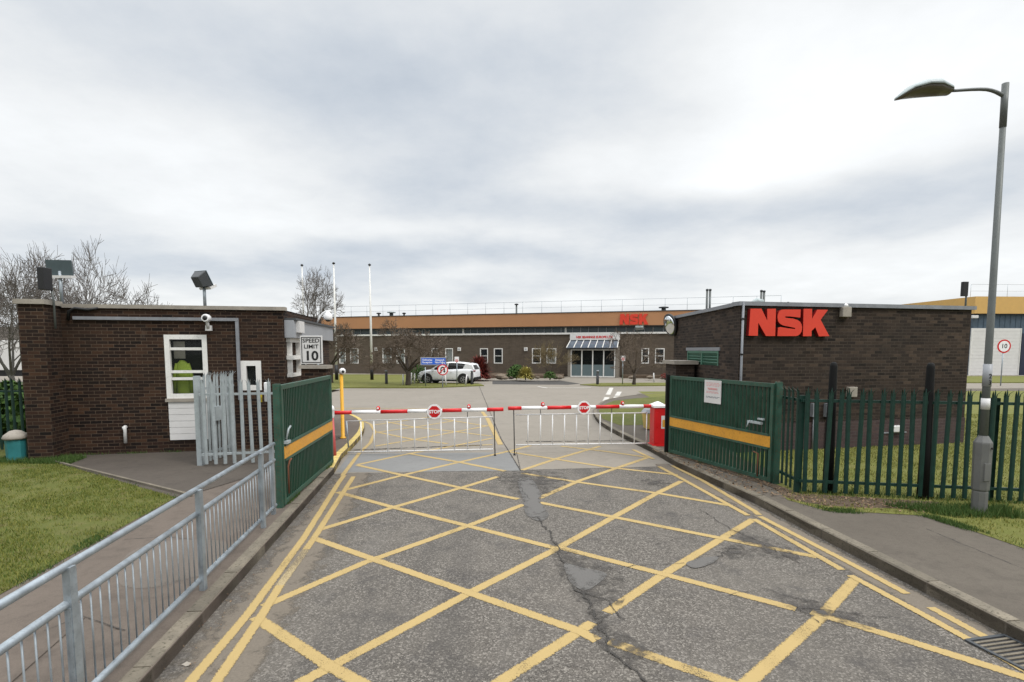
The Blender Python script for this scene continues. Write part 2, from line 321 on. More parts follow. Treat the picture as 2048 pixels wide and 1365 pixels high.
# ---------------------------------------------------------------- world and sun
W = bpy.data.worlds.new('World'); SC.world = W; W.use_nodes = True; nt = W.node_tree; nt.nodes.clear()
class WN(NT):
    def __init__(s): s.nt = nt
w = WN(); co = w.coord('Generated'); SUN_EL, SUN_AZ = math.radians(48), math.radians(125)
sp = w.n('ShaderNodeSeparateXYZ'); w.l(co, sp.inputs[0]); X, Y, Z = sp.outputs
az = w.math('ARCTAN2', X, Y); el = w.math('ARCSINE', Z)
zz = w.math('MAXIMUM', w.math('ADD', Z, .17), .05)
cb = w.n('ShaderNodeCombineXYZ'); w.l(w.math('DIVIDE', X, zz), cb.inputs[0]); w.l(w.math('DIVIDE', Y, zz), cb.inputs[1])   # cloud layer coordinates
n1 = w.noise(cb.outputs[0], .55, 7, .55); n2 = w.noise(cb.outputs[0], 1.5, 7, .6); nd = w.noise(cb.outputs[0], .8, 3, .5, 'Color')
ae = w.n('ShaderNodeCombineXYZ'); w.l(az, ae.inputs[0]); w.l(el, ae.inputs[1])
dm = w.n('ShaderNodeVectorMath', operation='MULTIPLY_ADD'); w.l(nd, dm.inputs[0]); dm.inputs[1].default_value = (.30, .13, 0); w.l(ae.outputs[0], dm.inputs[2])
OFF = V(.15, .065, 0)
def blob(px, py, rx, ry, amp):
    d = ray(px, py).normalized(); c = V(math.atan2(d.x, d.y), math.asin(d.z), 0)+OFF
    a = w.n('ShaderNodeVectorMath', operation='SUBTRACT'); w.l(dm.outputs[0], a.inputs[0]); a.inputs[1].default_value = c
    b = w.n('ShaderNodeVectorMath', operation='MULTIPLY'); w.l(a.outputs[0], b.inputs[0]); b.inputs[1].default_value = (F/rx*.95, F/ry*.95, 0)
    l = w.n('ShaderNodeVectorMath', operation='LENGTH'); w.l(b.outputs[0], l.inputs[0]); return w.math('MULTIPLY', w.smooth(l.outputs[1], 0, 1.5, 1, 0), amp*.95)
val = w.math('ADD', .91, w.math('MULTIPLY', w.math('SUBTRACT', n1, .5), .30)); val = w.math('ADD', val, w.math('MULTIPLY', w.math('SUBTRACT', n2, .5), .42))
for b in [(330, 110, 380, 130, -.10), (1080, 170, 420, 150, -.13), (650, 215, 330, 60, -.06), (1850, 385, 380, 55, -.19), (1300, 425, 380, 42, -.14), (900, 390, 190, 70, -.10),
          (1000, 520, 420, 40, -.14), (430, 530, 300, 50, -.10), (1480, 90, 160, 90, .04), (1800, 150, 420, 220, .19), (100, 250, 320, 120, .12), (1350, 330, 260, 60, .10), (1900, 490, 380, 55, .12), (700, 460, 500, 40, .06), (1100, 600, 1200, 26, .08)]:
    val = w.math('ADD', val, blob(*b))
# an overcast sky is brighter towards the zenith
zen = w.smooth(Z, .52, .9, 1.0, 3.4); blue = w.smooth(val, .58, .98)
cc = w.mix(blue, (.80, .90, 1.03, 1), (.97, .99, 1.0, 1)); vv = w.math('MULTIPLY', w.math('MULTIPLY', val, zen), 1.0)
cl = w.n('ShaderNodeVectorMath', operation='SCALE'); w.l(cc, cl.inputs[0]); w.l(vv, cl.inputs['Scale'])
sky = w.n('ShaderNodeTexSky', sky_type='NISHITA', sun_disc=False, sun_elevation=SUN_EL, sun_rotation=SUN_AZ)
bg1 = w.n('ShaderNodeBackground'); w.l(sky.outputs[0], bg1.inputs[0]); bg1.inputs[1].default_value = .1
bg2 = w.n('ShaderNodeBackground'); w.l(cl.outputs[0], bg2.inputs[0]); bg2.inputs[1].default_value = 1.0
mx = w.n('ShaderNodeMixShader'); mx.inputs[0].default_value = .93; w.l(bg1.outputs[0], mx.inputs[1]); w.l(bg2.outputs[0], mx.inputs[2])
wo = w.n('ShaderNodeOutputWorld'); w.l(mx.outputs[0], wo.inputs[0])
sl = bpy.data.lights.new('sun', 'SUN'); sl.energy = 1.5; sl.angle = math.radians(14); sl.color = (1, .96, .9)
so = bpy.data.objects.new('sun', sl); COL.objects.link(so); so.location = (10, -10, 30)
sd = V(math.sin(SUN_AZ)*math.cos(SUN_EL), math.cos(SUN_AZ)*math.cos(SUN_EL), math.sin(SUN_EL)); so.rotation_euler = sd.to_track_quat('Z', 'Y').to_euler()
SC.view_settings.view_transform = 'Standard'; SC.view_settings.look = 'None'; SC.view_settings.exposure = 0; SC.view_settings.gamma = 1
# ---------------------------------------------------------------- ground
struct(MB().face([(-900, -300, -.06), (900, -300, -.06), (900, 1500, -.06), (-900, 1500, -.06)]).build('ground', M['ground']))
ea, eb = G(670, 948), G(1345, 933); ed = (eb-ea)/(eb-ea).length; E0, E1 = ea-ed*40, eb+ed*50
struct(MB().face([(-9, -14, 0), (16, -14, 0), (16, E1.y+(16-E1.x)*ed.y/ed.x, 0), (-9, E0.y+(-9-E0.x)*ed.y/ed.x, 0)]).build('road', M['asphalt']))
struct(MB().face([E0, E1, (eb.x+50, 62, 0), (-60, 62, 0)]).build('concrete_road', M['concrete']))
struct(MB().face([(E1.x, E1.y, -.03), (eb.x+50, 62, -.03), (130, 62, -.03), (130, -14, -.03), (16, -14, -.03)]).build('yard', M['concrete']))
struct(MB().prism([G(*q, .001) for q in ((700, 908), (1018, 905), (1042, 942), (672, 945))], 0, .0015, top_only=True).build('concrete_slab', M['slab']))
LK = [G(*q) for q in ((307, 1365), (668, 948))]; ld = (LK[1]-LK[0]).normalized()
LK = [LK[0]-ld*14]+LK; LC = [G(*q) for q in ((684, 918), (706, 896), (724, 874), (729, 858), (724, 846), (706, 836), (680, 829), (600, 824), (300, 818), (-400, 815))]
RK = [G(*q) for q in ((2010, 1271), (1510, 1008), (1351, 934), (1299, 903), (1244, 876), (1204, 853), (1190, 838), (1187, 827), (1195, 815), (1215, 804), (1260, 796), (1340, 790), (1600, 785), (2048, 781), (2700, 780))]
rd = (RK[0]-RK[1]).normalized(); RK = [RK[0]+rd*14]+RK
def smoothpath(p, n=4):
    out = []
    for i in range(len(p)-1):
        a, b, c, d = p[max(i-1, 0)], p[i], p[i+1], p[min(i+2, len(p)-1)]
        for k in range(n):
            t = k/n; out.append(.5*((2*b)+(c-a)*t+(2*a-5*b+4*c-d)*t*t+(-a+3*b-3*c+d)*t**3))
    return out+[p[-1]]
def dens(p, L):
    out = [p[0]]
    for a, b in zip(p, p[1:]):
        n = max(1, round((b-a).length/L)); out += [a+(b-a)*(k/n) for k in range(1, n+1)]
    return out
def kerb(path, side, mat, L=.915, h=.13, w=.14, name='kerb'):
    m = MB(); q = dens(path, L)
    for a, b in zip(q, q[1:]):
        d = (b-a).normalized(); n = V(-d.y, d.x, 0)*side; a2, b2 = a+d*.006, b-d*.006; j = random.uniform(-.004, .004)
        prof = [(0, -.03), (0, h-.02+j), (.018, h+j), (w, h+j+.002), (w, -.03)]
        r0 = [a2+n*u+V(0, 0, z) for u, z in prof]; r1 = [b2+n*u+V(0, 0, z) for u, z in prof]; m.grid([r0, r1], sm=False)
    return struct(m.build(name, mat))
LCs = smoothpath(LC, 4); RKs = RK[:3]+smoothpath(RK[3:], 4)
kerb(LK, 1, M['kerbst']); kerb([LK[-1]]+LCs[:22], 1, M['ykerb'], L=.5, name='painted_kerb'); kerb(RKs, -1, M['kerbst'])
LP = [V(p.x, p.y, 0) for p in LK+LCs]; poly = LP+[V(-70, LP[-1].y, 0), V(-70, -14, 0)]
struct(MB().prism(poly, -.02, .12).build('left_footway', M['paving']))
RP = [V(p.x, p.y, 0) for p in RKs]; struct(MB().prism(RP+[V(110, RP[-1].y, 0), V(110, RP[0].y, 0)], -.02, .12).build('right_footway', M['tarmacr']))
# paths on the left raised area
z1 = .126; la = G(352, 995, z1); lb = G(0, 1189, z1); lc = G(108, 925, z1); e2 = lb+(lb-la)*1.5
struct(MB().prism([la, lb, e2, V(-60, e2.y, 0), V(-60, 34, 0), V(-10.6, 34, 0), V(-10.6, 13, 0), lc], 0, z1, top_only=True).build('lawn', M['lawn']))
struct(MB().prism([la+V(-.02, .0, 0), lc, V(-10.4, 13.2, 0), V(-7, 15, 0), V(-4.6, 15, 0), G(545, 940, .126), G(380, 990, .126)], 0, .128, top_only=True).build('tarmac_path', M['tarmac']))
struct(MB().bar(lc+V(0, 0, .01), G(382, 992, .136), .05, .06).build('path_edging', M['kerbst']))
struct(MB().prism([G(0, 1275, .127), G(90, 1208, .127), G(170, 1235, .127), G(-40, 1420, .127), G(-200, 1400, .127)], 0, .1275, top_only=True).build('path_patch', M['paving']))
# right lawns
Q0, Q1, Q2 = G(1542, 966, .12), G(1597, 988, .12), G(2003, 1006, .12)
bd = [G(*q, .126) for q in ((1575, 1000), (1655, 1022), (1751, 1026), (1855, 1032), (1929, 1056), (2048, 1097), (2300, 1200))]
e3 = bd[-1]+(bd[-1]-bd[-2])*1.5
struct(MB().prism(bd+[e3, V(80, e3.y, 0), V(80, G(2048, 783).y-.3, 0), V(7.2, G(1500, 787).y-.3, 0), V(6.3, 19, 0), Q0+V(.1, .5, 0)], 0, .126, top_only=True).build('right_lawn', M['lawnd']))
struct(MB().prism([G(*q, .127) for q in ((1198, 822), (1203, 812), (1228, 802), (1268, 797.5), (1340, 792), (1500, 789), (1500, 800), (1350, 849), (1240, 851), (1205, 838))], 0, .127, top_only=True).build('island_lawn', M['lawn']))
struct(MB().prism([G(*q) for q in ((200, 777), (860, 777), (968, 772.5), (958, 769), (838, 767.5), (830, 751), (200, 748))], 0, .06).build('verge', M['lawnd']))
struct(MB().prism([G(*q) for q in ((1160, 771), (1200, 773.5), (1335, 772.5), (1560, 771), (1560, 766), (1200, 768))], 0, .06).build('verge', M['lawnd']))
struct(MB().prism([G(*q) for q in ((1880, 767), (2300, 766), (2300, 753), (1880, 754))], 0, .06).build('verge', M['lawnd']))
struct(MB().prism([G(*q) for q in ((985, 762.5), (1125, 762.5), (1160, 768), (1135, 770), (985, 769))], 0, .012, top_only=True).build('tarmac_ramp', M['darktar']))
struct(MB().prism([G(*q) for q in ((930, 757), (1128, 757), (1128, 751), (930, 750))], 0, .25).build('planting_bed', M['soil']))
struct(MB().prism([G(*q) for q in ((1244, 757), (1480, 759), (1480, 755), (1244, 753))], 0, .25).build('planting_bed', M['soil']))
# ---------------------------------------------------------------- yellow box and other markings
def marks(name, lines, mat, w, z=.0045):
    m = MB()
    for k, ln in enumerate(lines): m.strip(dens([G(*q) for q in ln], .6), w, z+.00012*(k % 9))
    return struct(m.build(name, mat))
A = [[(603, 1365), (940, 1186), (1114, 1098), (1196, 1052), (1312, 988), (1363, 963)], [(560, 1390), (603, 1365)], [(1000, 1365), (1159, 1263), (1185, 1246)], [(1214, 1226), (1329, 1148), (1466, 1064), (1507, 1039)],
     [(1496, 1365), (1644, 1233), (1711, 1158)], [(1400, 1450), (1496, 1365)], [(526, 1214), (729, 1126), (937, 1052), (1047, 1010)], [(1078, 997), (1159, 962), (1296, 915.5)], [(640, 1060), (781, 1017), (922, 976.5), (996, 954)], [(1044, 941), (1110, 919), (1200, 893)],
     [(692, 980), (807, 950.6), (918, 925), (1018, 903), (1063, 891)], [(714.6, 930), (818, 908), (905, 893)], [(880, 1450), (1000, 1365)]]
B = [[(510, 1235), (659, 1333), (730, 1372), (800, 1410)], [(629.5, 1078), (751.6, 1121), (940, 1187), (1158.6, 1263), (1195, 1282)], [(1218, 1283.6), (1370, 1337), (1455, 1366), (1700, 1450)], [(675, 985), (785, 1015), (933, 1052), (1110, 1097)],
     [(1115, 1095), (1326, 1149), (1592, 1219)], [(1622, 1225), (1800, 1278), (1988, 1337), (2060, 1360)], [(714, 931), (803, 950.6), (922, 976.5), (1036.5, 999)], [(1079.5, 1006), (1222, 1034), (1455, 1080), (1633, 1115)], [(818, 908), (918, 925), (1010, 943)],
     [(1044, 947), (1159, 965.5), (1318, 987.6), (1459, 1011.7)], [(1010, 903), (1111, 919), (1222, 936), (1355, 950.6)], [(1122, 893), (1215, 904), (1296, 915.5)]]
marks('yellow_box_marking', A, M['yellow'], .125, .003)
marks('yellow_box_marking', B, M['yellow'], .125, .0045)
A2 = [[(750, 893), (829, 879.6), (912, 864), (983, 851)], [(748, 866), (829, 855), (910, 842)], [(750, 864), (827, 879.6), (895, 888)], [(772, 844), (829, 855), (912, 864), (983, 873)], [(904, 893), (985, 877)], [(880, 838), (975, 853)], [(745, 851), (880, 832)], [(668, 817), (960, 818)], [(905, 893.5), (985, 890)]]
marks('yellow_box_marking', A2, M['yellow'], .12)
marks('yellow_line', [[(362, 1400), (381, 1365), (492, 1234), (607, 1078), (677, 967), (688, 952)], [(410, 1400), (433, 1365), (518, 1241), (560, 1172)], [(612, 1100), (625, 1082), (707, 954)], [(685, 952), (718, 908), (741, 886), (750, 864), (741, 849), (722, 841), (700, 835)],
     [(1318, 934), (1370, 962), (1496, 1032)], [(1507, 1039), (1684, 1141)], [(1700, 1152), (1860, 1238), (2025, 1328), (2090, 1365)], [(1344, 932), (1405, 962), (1510, 1024), (1518, 1031)], [(1520, 1034), (1714, 1135), (1814, 1189)], [(1861, 1216), (1969, 1275)], [(1266, 900), (1307, 919)]], M['yellow'], .10, .0062)
marks('yellow_line', [[(560, 1172), (612, 1100)]], M['yfaint'], .10, .0060)
marks('yellow_line', [[(963, 822), (975, 838), (1001, 890)]], M['yellow'], .16, .0060)
marks('white_line', [[(1209, 806), (1214, 795)], [(1216, 790), (1223, 776)], [(1229, 804), (1233, 794)], [(1234, 792), (1239, 784)]], M['wmark'], .30)
marks('white_line', [[(1076, 773.6), (1095, 776.5)], [(1098, 776.4), (1182, 776)], [(1298, 786), (1322, 787)]], M['wmark'], .22)
def flat(name, polys, mat, z):
    m = MB()
    for p in polys:
        g = [G(*q) for q in p]; g = smoothpath([g[-1]]+g+g[:2], 4)[4:-5]; c = sum(g, V(0, 0, 0))/len(g)
        for a, b in zip(g, g[1:]+g[:1]): m.face([V(c.x, c.y, z), V(a.x, a.y, z), V(b.x, b.y, z)], uv=[(0, .5), (0, 0), (1, 0)])
    for i, f in enumerate(m.f):
        a = m.v[f[0]], m.v[f[1]], m.v[f[2]]
        if (a[1][0]-a[0][0])*(a[2][1]-a[0][1])-(a[2][0]-a[0][0])*(a[1][1]-a[0][1]) < 0: m.f[i] = (f[0], f[2], f[1]); m.uv[i] = [(0, .5), (1, 0), (0, 0)]
    return struct(m.build(name, mat))
flat('road_patch', [[(1035, 962), (1062, 958), (1082, 990), (1080, 1005), (1098, 1030), (1080, 1044), (1052, 1030), (1046, 1000)], [(1130, 1128), (1160, 1136), (1212, 1148), (1200, 1166), (1172, 1182), (1146, 1172), (1132, 1148)], [(1372, 1128), (1400, 1118), (1436, 1115), (1425, 1128), (1390, 1138)]], M['patch'], .0092)
flat('road_stain', [[(1100, 1080), (1140, 1100), (1240, 1145), (1250, 1200), (1200, 1240), (1150, 1200), (1110, 1130)], [(1430, 1105), (1470, 1090), (1510, 1100), (1500, 1118), (1440, 1120)], [(1000, 945), (1120, 945), (1130, 975), (1060, 1000), (1010, 975)], [(1280, 965), (1300, 958), (1345, 966), (1320, 978)],
                    [(1460, 1060), (1560, 1085), (1600, 1120), (1540, 1120), (1480, 1090)], [(1180, 1225), (1240, 1260), (1330, 1330), (1260, 1340), (1190, 1280)], [(1560, 1190), (1700, 1220), (1760, 1260), (1660, 1250), (1580, 1220)]], M['tarstain'], .0078)
def jag(pts, amp=.04, n=5):
    p = dens([G(*q) for q in pts], .07); r = random.Random(len(pts)*7+int(pts[0][0]))
    return [q+V(r.uniform(-amp, amp), r.uniform(-amp, amp), 0) for q in p]
m = MB()
for pts, wd in [([(1075, 1036), (1100, 1070), (1114, 1098), (1130, 1128)], .07), ([(1146, 1172), (1165, 1190), (1195, 1230), (1220, 1300), (1290, 1365)], .08), ([(1212, 1140), (1300, 1130), (1372, 1128)], .04), ([(1400, 1020), (1466, 1062), (1520, 1085), (1600, 1130)], .06), ([(1165, 1185), (1215, 1205), (1245, 1240)], .05),
                ([(1436, 1115), (1460, 1100), (1500, 1096)], .09), ([(1592, 1219), (1640, 1222), (1720, 1228), (1800, 1240)], .05), ([(1000, 950), (1040, 975), (1060, 1000)], .04), ([(1590, 1215), (1620, 1235), (1640, 1250)], .05), ([(1460, 1190), (1530, 1180), (1600, 1200), (1660, 1210)], .04), ([(1045, 1365), (1120, 1330), (1180, 1340)], .02),
                ([(1310, 1090), (1370, 1075), (1410, 1085)], .03), ([(672, 948), (800, 946), (900, 944), (1044, 942), (1200, 938), (1345, 933)], .035)]: m.strip(jag(pts, wd*.5), wd*(.42 if pts[0][0] < 1200 else .28), .0108)
struct(m.build('road_crack', M['crack']))
m = MB()
for pts, wd, z in [([(1850, 1075), (1930, 1110), (2048, 1160), (2100, 1185)], .02, .1215), ([(250, 1098), (330, 1092), (420, 1102)], .02, .1215), ([(90, 1290), (170, 1260), (250, 1290)], .018, .129)]: m.strip([V(p.x, p.y, z) for p in jag(pts, .01)], wd, z)
struct(m.build('footway_crack', M['crack']))
flat('footway_repair', [[(255, 1130), (330, 1102), (455, 1104), (420, 1165), (380, 1180), (300, 1200), (240, 1190)]], M['footrep'], .1225)
m = MB(); m.strip(dens([G(*q) for q in ((958, 772), (1002, 878), (1041, 942))], 2), .035, .0112); m.strip([G(985, 777), G(1335, 777)], .03, .006); m.strip([G(670, 800), G(955, 798)], .03, .006); m.strip([G(1041, 942), G(1033, 905)], .02, .0114)
struct(m.build('joint_line', M['crack']))
m = MB()
for a, b in (((706, 901), (964, 891)), ((1052, 884), (1290, 882))): m.strip(dens([G(*a), G(*b)], .3), .11, .0116)
struct(m.build('drain_channel', M['crack']))
m = MB(); gl = dens(LK, 1.0); m.strip([p+V(-ld.y, ld.x, 0)*-.42 for p in gl], .84, .0016); gr = dens(RKs[:5], 1.0); rn = V(-rd.y, rd.x, 0); m.strip([p+rn*(.22 if rn.x < 0 else -.22) for p in gr], .45, .0016); struct(m.build('gutter_dirt', M['gutter']))
# drain grate
g0 = G(1990, 1290); g1 = G(2055, 1322)
a = (g1-g0); a.z = 0; a.normalize(); b = V(-a.y, a.x, 0); gr = thing('drain_grate', 'slotted iron drain grate at the foot of the right kerb', 'drain', G(2035, 1310))
m = MB(); c = V(gr.location.x, gr.location.y, .012)
for s in (-1, 1): m.obox(c+a*.25*s, a*.015, b*.2, V(0, 0, .006)); m.obox(c+b*.2*s, a*.26, b*.015, V(0, 0, .007))
m.build('frame', M['darkgrey'], gr); m = MB()
for k in range(9): m.obox(c+a*(-.2+.05*k), (a*.011+b*.006), b*.185, V(0, 0, .005))
m.build('bars', M['kerbst'], gr); MB().obox(c-V(0, 0, .004), a*.235, b*.19, V(0, 0, .002)).build('pit', M['black'], gr)
# ---------------------------------------------------------------- walls with openings
def wallgrid(m, pl, u0, u1, z0, z1, holes, depth=.12, mi=0, out=0.0):
    us = sorted({u0, u1, *[h[0] for h in holes], *[h[1] for h in holes]}); zs = sorted({z0, z1, *[h[2] for h in holes], *[h[3] for h in holes]})
    us = [u for u in us if u0 <= u <= u1]; zs = [z for z in zs if z0 <= z <= z1]
    fl = pl.t.cross(V(0, 0, 1)).dot(pl.n) < 0
    def q(p): m.face(p[::-1] if fl else p, mi)
    for a, b in zip(us, us[1:]):
        for c, d in zip(zs, zs[1:]):
            if any(h[0] <= (a+b)/2 <= h[1] and h[2] <= (c+d)/2 <= h[3] for h in holes): continue
            q([pl.p(a, c, out), pl.p(b, c, out), pl.p(b, d, out), pl.p(a, d, out)])
    for a, b, c, d in holes:
        r = [(a, c), (b, c), (b, d), (a, d)]
        for i in range(4):
            p, s = r[i], r[(i+1) % 4]; q([pl.p(*p, out-depth), pl.p(*s, out-depth), pl.p(*s, out), pl.p(*p, out)][::-1])
    return m
def window(pl, x0, x1, y0, y1, parent, fw=.06, mid=(.5,), inner='dark', gl='glass', rec=.05, hole=None):
    u0, za = pl.uz(x0, (y0+y1)/2)[0], pl.uz((x0+x1)/2, y0)[1]; u1, zb = pl.uz(x1, (y0+y1)/2)[0], pl.uz((x0+x1)/2, y1)[1]
    u0, u1 = sorted((u0, u1)); z0, z1 = sorted((za, zb)); m = MB(); d0, d1 = -rec-.03, .015
    m.wbox(pl, u0, u1, z1-fw, z1, d0, d1); m.wbox(pl, u0, u1, z0, z0+fw, d0, d1); m.wbox(pl, u0, u0+fw, z0+fw, z1-fw, d0, d1); m.wbox(pl, u1-fw, u1, z0+fw, z1-fw, d0, d1)
    for t in mid: zc = z0+(z1-z0)*t; m.wbox(pl, u0+fw, u1-fw, zc-fw*.3, zc+fw*.3, d0, -rec+.03)
    f = m.build('window', M['white'], parent)
    MB().wbox(pl, u0+fw, u1-fw, z0+fw, z1-fw, -rec-.02, -rec-.012).build('pane', M[gl], f)
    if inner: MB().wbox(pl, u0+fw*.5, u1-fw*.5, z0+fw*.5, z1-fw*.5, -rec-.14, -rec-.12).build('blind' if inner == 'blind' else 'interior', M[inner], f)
    return f, (u0, u1, z0, z1)
def holeof(pl, x0, x1, y0, y1):
    u0, u1 = sorted((pl.uz(x0, (y0+y1)/2)[0], pl.uz(x1, (y0+y1)/2)[0])); z0, z1 = sorted((pl.uz((x0+x1)/2, y0)[1], pl.uz((x0+x1)/2, y1)[1])); return (u0, u1, z0, z1)
# ---------------------------------------------------------------- left gatehouse
pf = Plane(G(158, 911, .12), G(582, 897, .12)); H1 = pf.uz(400, 619.5)[1]; RD = V(-.13, 1, 0).normalized()
gh = thing('gatehouse', 'low dark brown brick gatehouse with flat roof, white windows and cream coping', 'building', pf.p(pf.L/2, .12))
wh = holeof(pf, 331, 416, 670, 797); sh = holeof(pf, 482, 523, 722, 781); U1 = pf.uz(571, 760)[0]
pr = G(108, 922, .12); up0 = (pr-pf.o).dot(pf.t); dp = (pr-pf.o).dot(pf.n); upL = up0-.47
m = wallgrid(MB(), pf, up0, U1, .1, H1, [wh, sh])
cr = pf.p(U1, 0); ps = Plane(cr, cr+RD*9)
m.face([ps.p(0, .1), ps.p(4.2, .1), ps.p(4.2, H1), ps.p(0, H1)]); back = [pf.p(upL-2, 0), cr+RD*4.2]
m.face([ps.p(4.2, .1), pf.p(upL+.02, .1, -4), pf.p(upL+.02, H1, -4), ps.p(4.2, H1)]); m.face([pf.p(upL, .1, -4), pf.p(upL, .1, .0), pf.p(upL, H1, .0), pf.p(upL, H1, -4)])
m.build('wall', M['brickL'], gh)
MB().wbox(pf, upL, up0, .1, H1+.03, .0, dp).build('brick_pier', M['brickL'], gh)
MB().wbox(pf, upL-.05, up0+.05, H1+.03, H1+.13, -.0, dp+.05).wbox(pf, up0+.05, U1+.05, H1, H1+.085, -.2, .05).build('coping', M['coping'], gh)
MB().face([pf.p(upL, H1+.02, 0), pf.p(U1, H1+.02, 0), ps.p(4.2, H1+.02), pf.p(upL, H1+.02, -4)]).build('roof', M['roofdk'], gh)
f, r = window(pf, 331, 416, 670, 797, gh, .105, (.42, .31, .78), inner=None, gl='glassl'); u0, u1, z0, z1 = r
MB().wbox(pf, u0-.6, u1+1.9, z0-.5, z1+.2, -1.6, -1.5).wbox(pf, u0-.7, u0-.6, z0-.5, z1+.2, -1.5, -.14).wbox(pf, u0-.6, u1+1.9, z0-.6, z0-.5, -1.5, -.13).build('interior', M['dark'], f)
MB().wbox(pf, u0+.12, u0+.36, z1-.55, z1-.15, -.19, -.185).build('notice', M['paper'], f)
f2, r2 = window(pf, 482, 523, 722, 781, gh, .12, (), inner='dark', gl='glassl')
MB().wbox(pf, u0-.02, u1+.04, z0-.075, z0-.001, 0, .07).build('window_sill', M['coping'], gh)
zc = pf.uz(370, 880)[1]; m = MB(); n = 6; hh = (z0-.08-zc)/n
for k in range(n): m.wbox(pf, u0+.03, u1-.02, zc+hh*k+.006, zc+hh*(k+1)-.004, 0, .035)
m.wbox(pf, u0+.04, u1-.03, zc+.01, z0-.09, 0, .022).build('cladding_panel', M['cladw'], gh)
# hanging hi vis clothing seen through the window
jk = thing('hi_vis_jacket', 'yellow green hi vis jacket hanging behind the large gatehouse window', 'jacket', pf.p(u0+.27, z0-.05, -.24))
m = MB(); c = pf.p(u0+.27, 0, -.24); rings = []
for z, wv, dv in ((z0-.05, .16, .06), (z0+.25, .14, .07), (z0+.55, .15, .08), (z0+.78, .14, .07), (z0+.88, .05, .05)): rings.append([V(c.x, c.y, z)+pf.t*(wv*math.cos(a))+pf.n*(dv*math.sin(a)) for a in [2*math.pi*k/14 for k in range(14)]])
m.grid(rings).build('jacket_body', M['hivis'], jk)
for s in (-1, 1): MB().tube([V(c.x, c.y, z0+.80)+pf.t*(.11*s), V(c.x, c.y, z0+.5)+pf.t*(.18*s), V(c.x, c.y, z0+.1)+pf.t*(.19*s)], [.05, .05, .04], 10).build('sleeve', M['hivis'], jk)
# wall pipes, cameras, stub
z = pf.uz(300, 638)[1]; ua, ub = pf.uz(148, 636)[0], pf.uz(477, 700)[0]
cd = thing('conduit', 'grey cable conduit running along the gatehouse wall and down beside the small window', 'conduit', pf.p((ua+ub)/2, z, .06))
MB().wbox(pf, ua, ub+.035, z-.035, z+.035, .003, .06).build('horizontal_run', M['leadgrey'], cd); MB().wbox(pf, ub-.035, ub+.035, pf.uz(478, 800)[1], z-.035, .003, .055).build('down_run', M['leadgrey'], cd)
def cctv_bullet(pl, px, py, label, r=.09):
    u, z = pl.uz(px, py); t = thing('security_camera', label, 'camera', pl.p(u, z, .1))
    MB().wbox(pl, u-.06, u+.06, z-.28, z-.16, .062, .16).build('mount', M['cladw'], t); MB().tube([pl.p(u, z-.22, .15), pl.p(u, z-.05, .2)], .035).build('arm', M['cladw'], t)
    MB().lathe(pl.p(u, z, .12), [(.02, 0), (r*.8, .02), (r, .06), (r, .18), (r*.85, .22)], 18, axis=pl.n).build('housing', M['whiteb'], t); MB().lathe(pl.p(u, z, .34), [(r*.6, 0), (r*.5, .015), (.01, .02)], 14, axis=pl.n).build('lens', M['black'], t)
cctv_bullet(pf, 420, 638, 'white round security camera on the gatehouse wall above the window corner')
u, z = pf.uz(253, 870); st = MB().tube([pf.p(u, z-.18, .06), pf.p(u, z+.12, .06), pf.p(u-.01, z+.17, .06), pf.p(u, z+.19, .01)], [.035, .035, .05, .04], 10).build('vent_pipe', M['cladw']); tag(st, 'short cream overflow pipe low on the gatehouse wall', 'pipe')
u, z = pf.uz(143, 628); cb_ = MB().tube([pf.p(u-.05, z-.15, .05), pf.p(u-.02, z+.05, .06), pf.p(u+.1, z+.12, .06), pf.p(u+.35, z+.09, .05), pf.p(u+.55, z+.13, .04)], .03, 8).build('cable_loop', M['black']); tag(cb_, 'loose black cable looped at the top of the gatehouse corner', 'cable')
# rear bay with grey fascia and white windows
ta, zt = ps.uz(566, 640); tb = ps.uz(652, 660)[0]; zb = ps.uz(566, 676)[1]; ta = .06
bay = thing('gatehouse_annexe', 'lower flat roofed annexe behind the gatehouse with grey fascia and white side windows', 'building', ps.p((ta+tb)/2, .12))
MB().wbox(ps, ta, tb, zb, zt, -3.0, .22).build('fascia', M['greyp'], bay, bevel=.01); MB().wbox(ps, ta, tb+.05, zt, zt+.05, -3.0, .27).build('roof_edge', M['darkgrey'], bay)
zw = ps.uz(590, 752)[1]; MB().wbox(ps, ta+.1, tb-.1, .1, zw, -2.9, .1).build('wall', M['brickL'], bay)
tw = ps.uz(603, 715)[0]; MB().wbox(ps, tw+.05, tb-.1, zw, zb, -2.9, .1).build('wall', M['brickL'], bay)
m = MB(); m.wbox(ps, ta+.1, tw+.05, zw, zw+.08, -.1, .12); m.wbox(ps, ta+.1, tw+.05, (zw+zb)/2-.05, (zw+zb)/2+.05, -.05, .16); m.wbox(ps, ta+.1, tw+.05, zb-.1, zb-.002, -.1, .1)
for t in (ta+.15, (ta+tw)/2+.2, tw-.03): m.wbox(ps, t, t+.06, zw+.08, zb-.1, -.08, .11)
m.build('window', M['white'], bay); MB().wbox(ps, ta+.1, tw, zw+.05, zb-.05, -.06, -.05).build('pane', M['glassl'], bay); MB().wbox(ps, ta+.1, tw, zw, zb, -1.2, -1.1).build('interior', M['dark'], bay)
u, z = ps.uz(573, 652); MB().wbox(ps, u-.0, u+.5, z-.16, z+.12, .22, .3).build('bulkhead_light', M['cladw'], bay)
c = ps.p(ps.uz(633, 658)[0], zt+.05, 0); dm_ = thing('dome_camera', 'white dome camera hanging from a curved arm on the annexe roof', 'camera', c)
MB().tube([c, c+V(.10, 0, .2), c+V(.2, 0, .33), c+V(.3, 0, .39), c+V(.46, 0, .39)], .028, 10).build('arm', M['whiteb'], dm_)
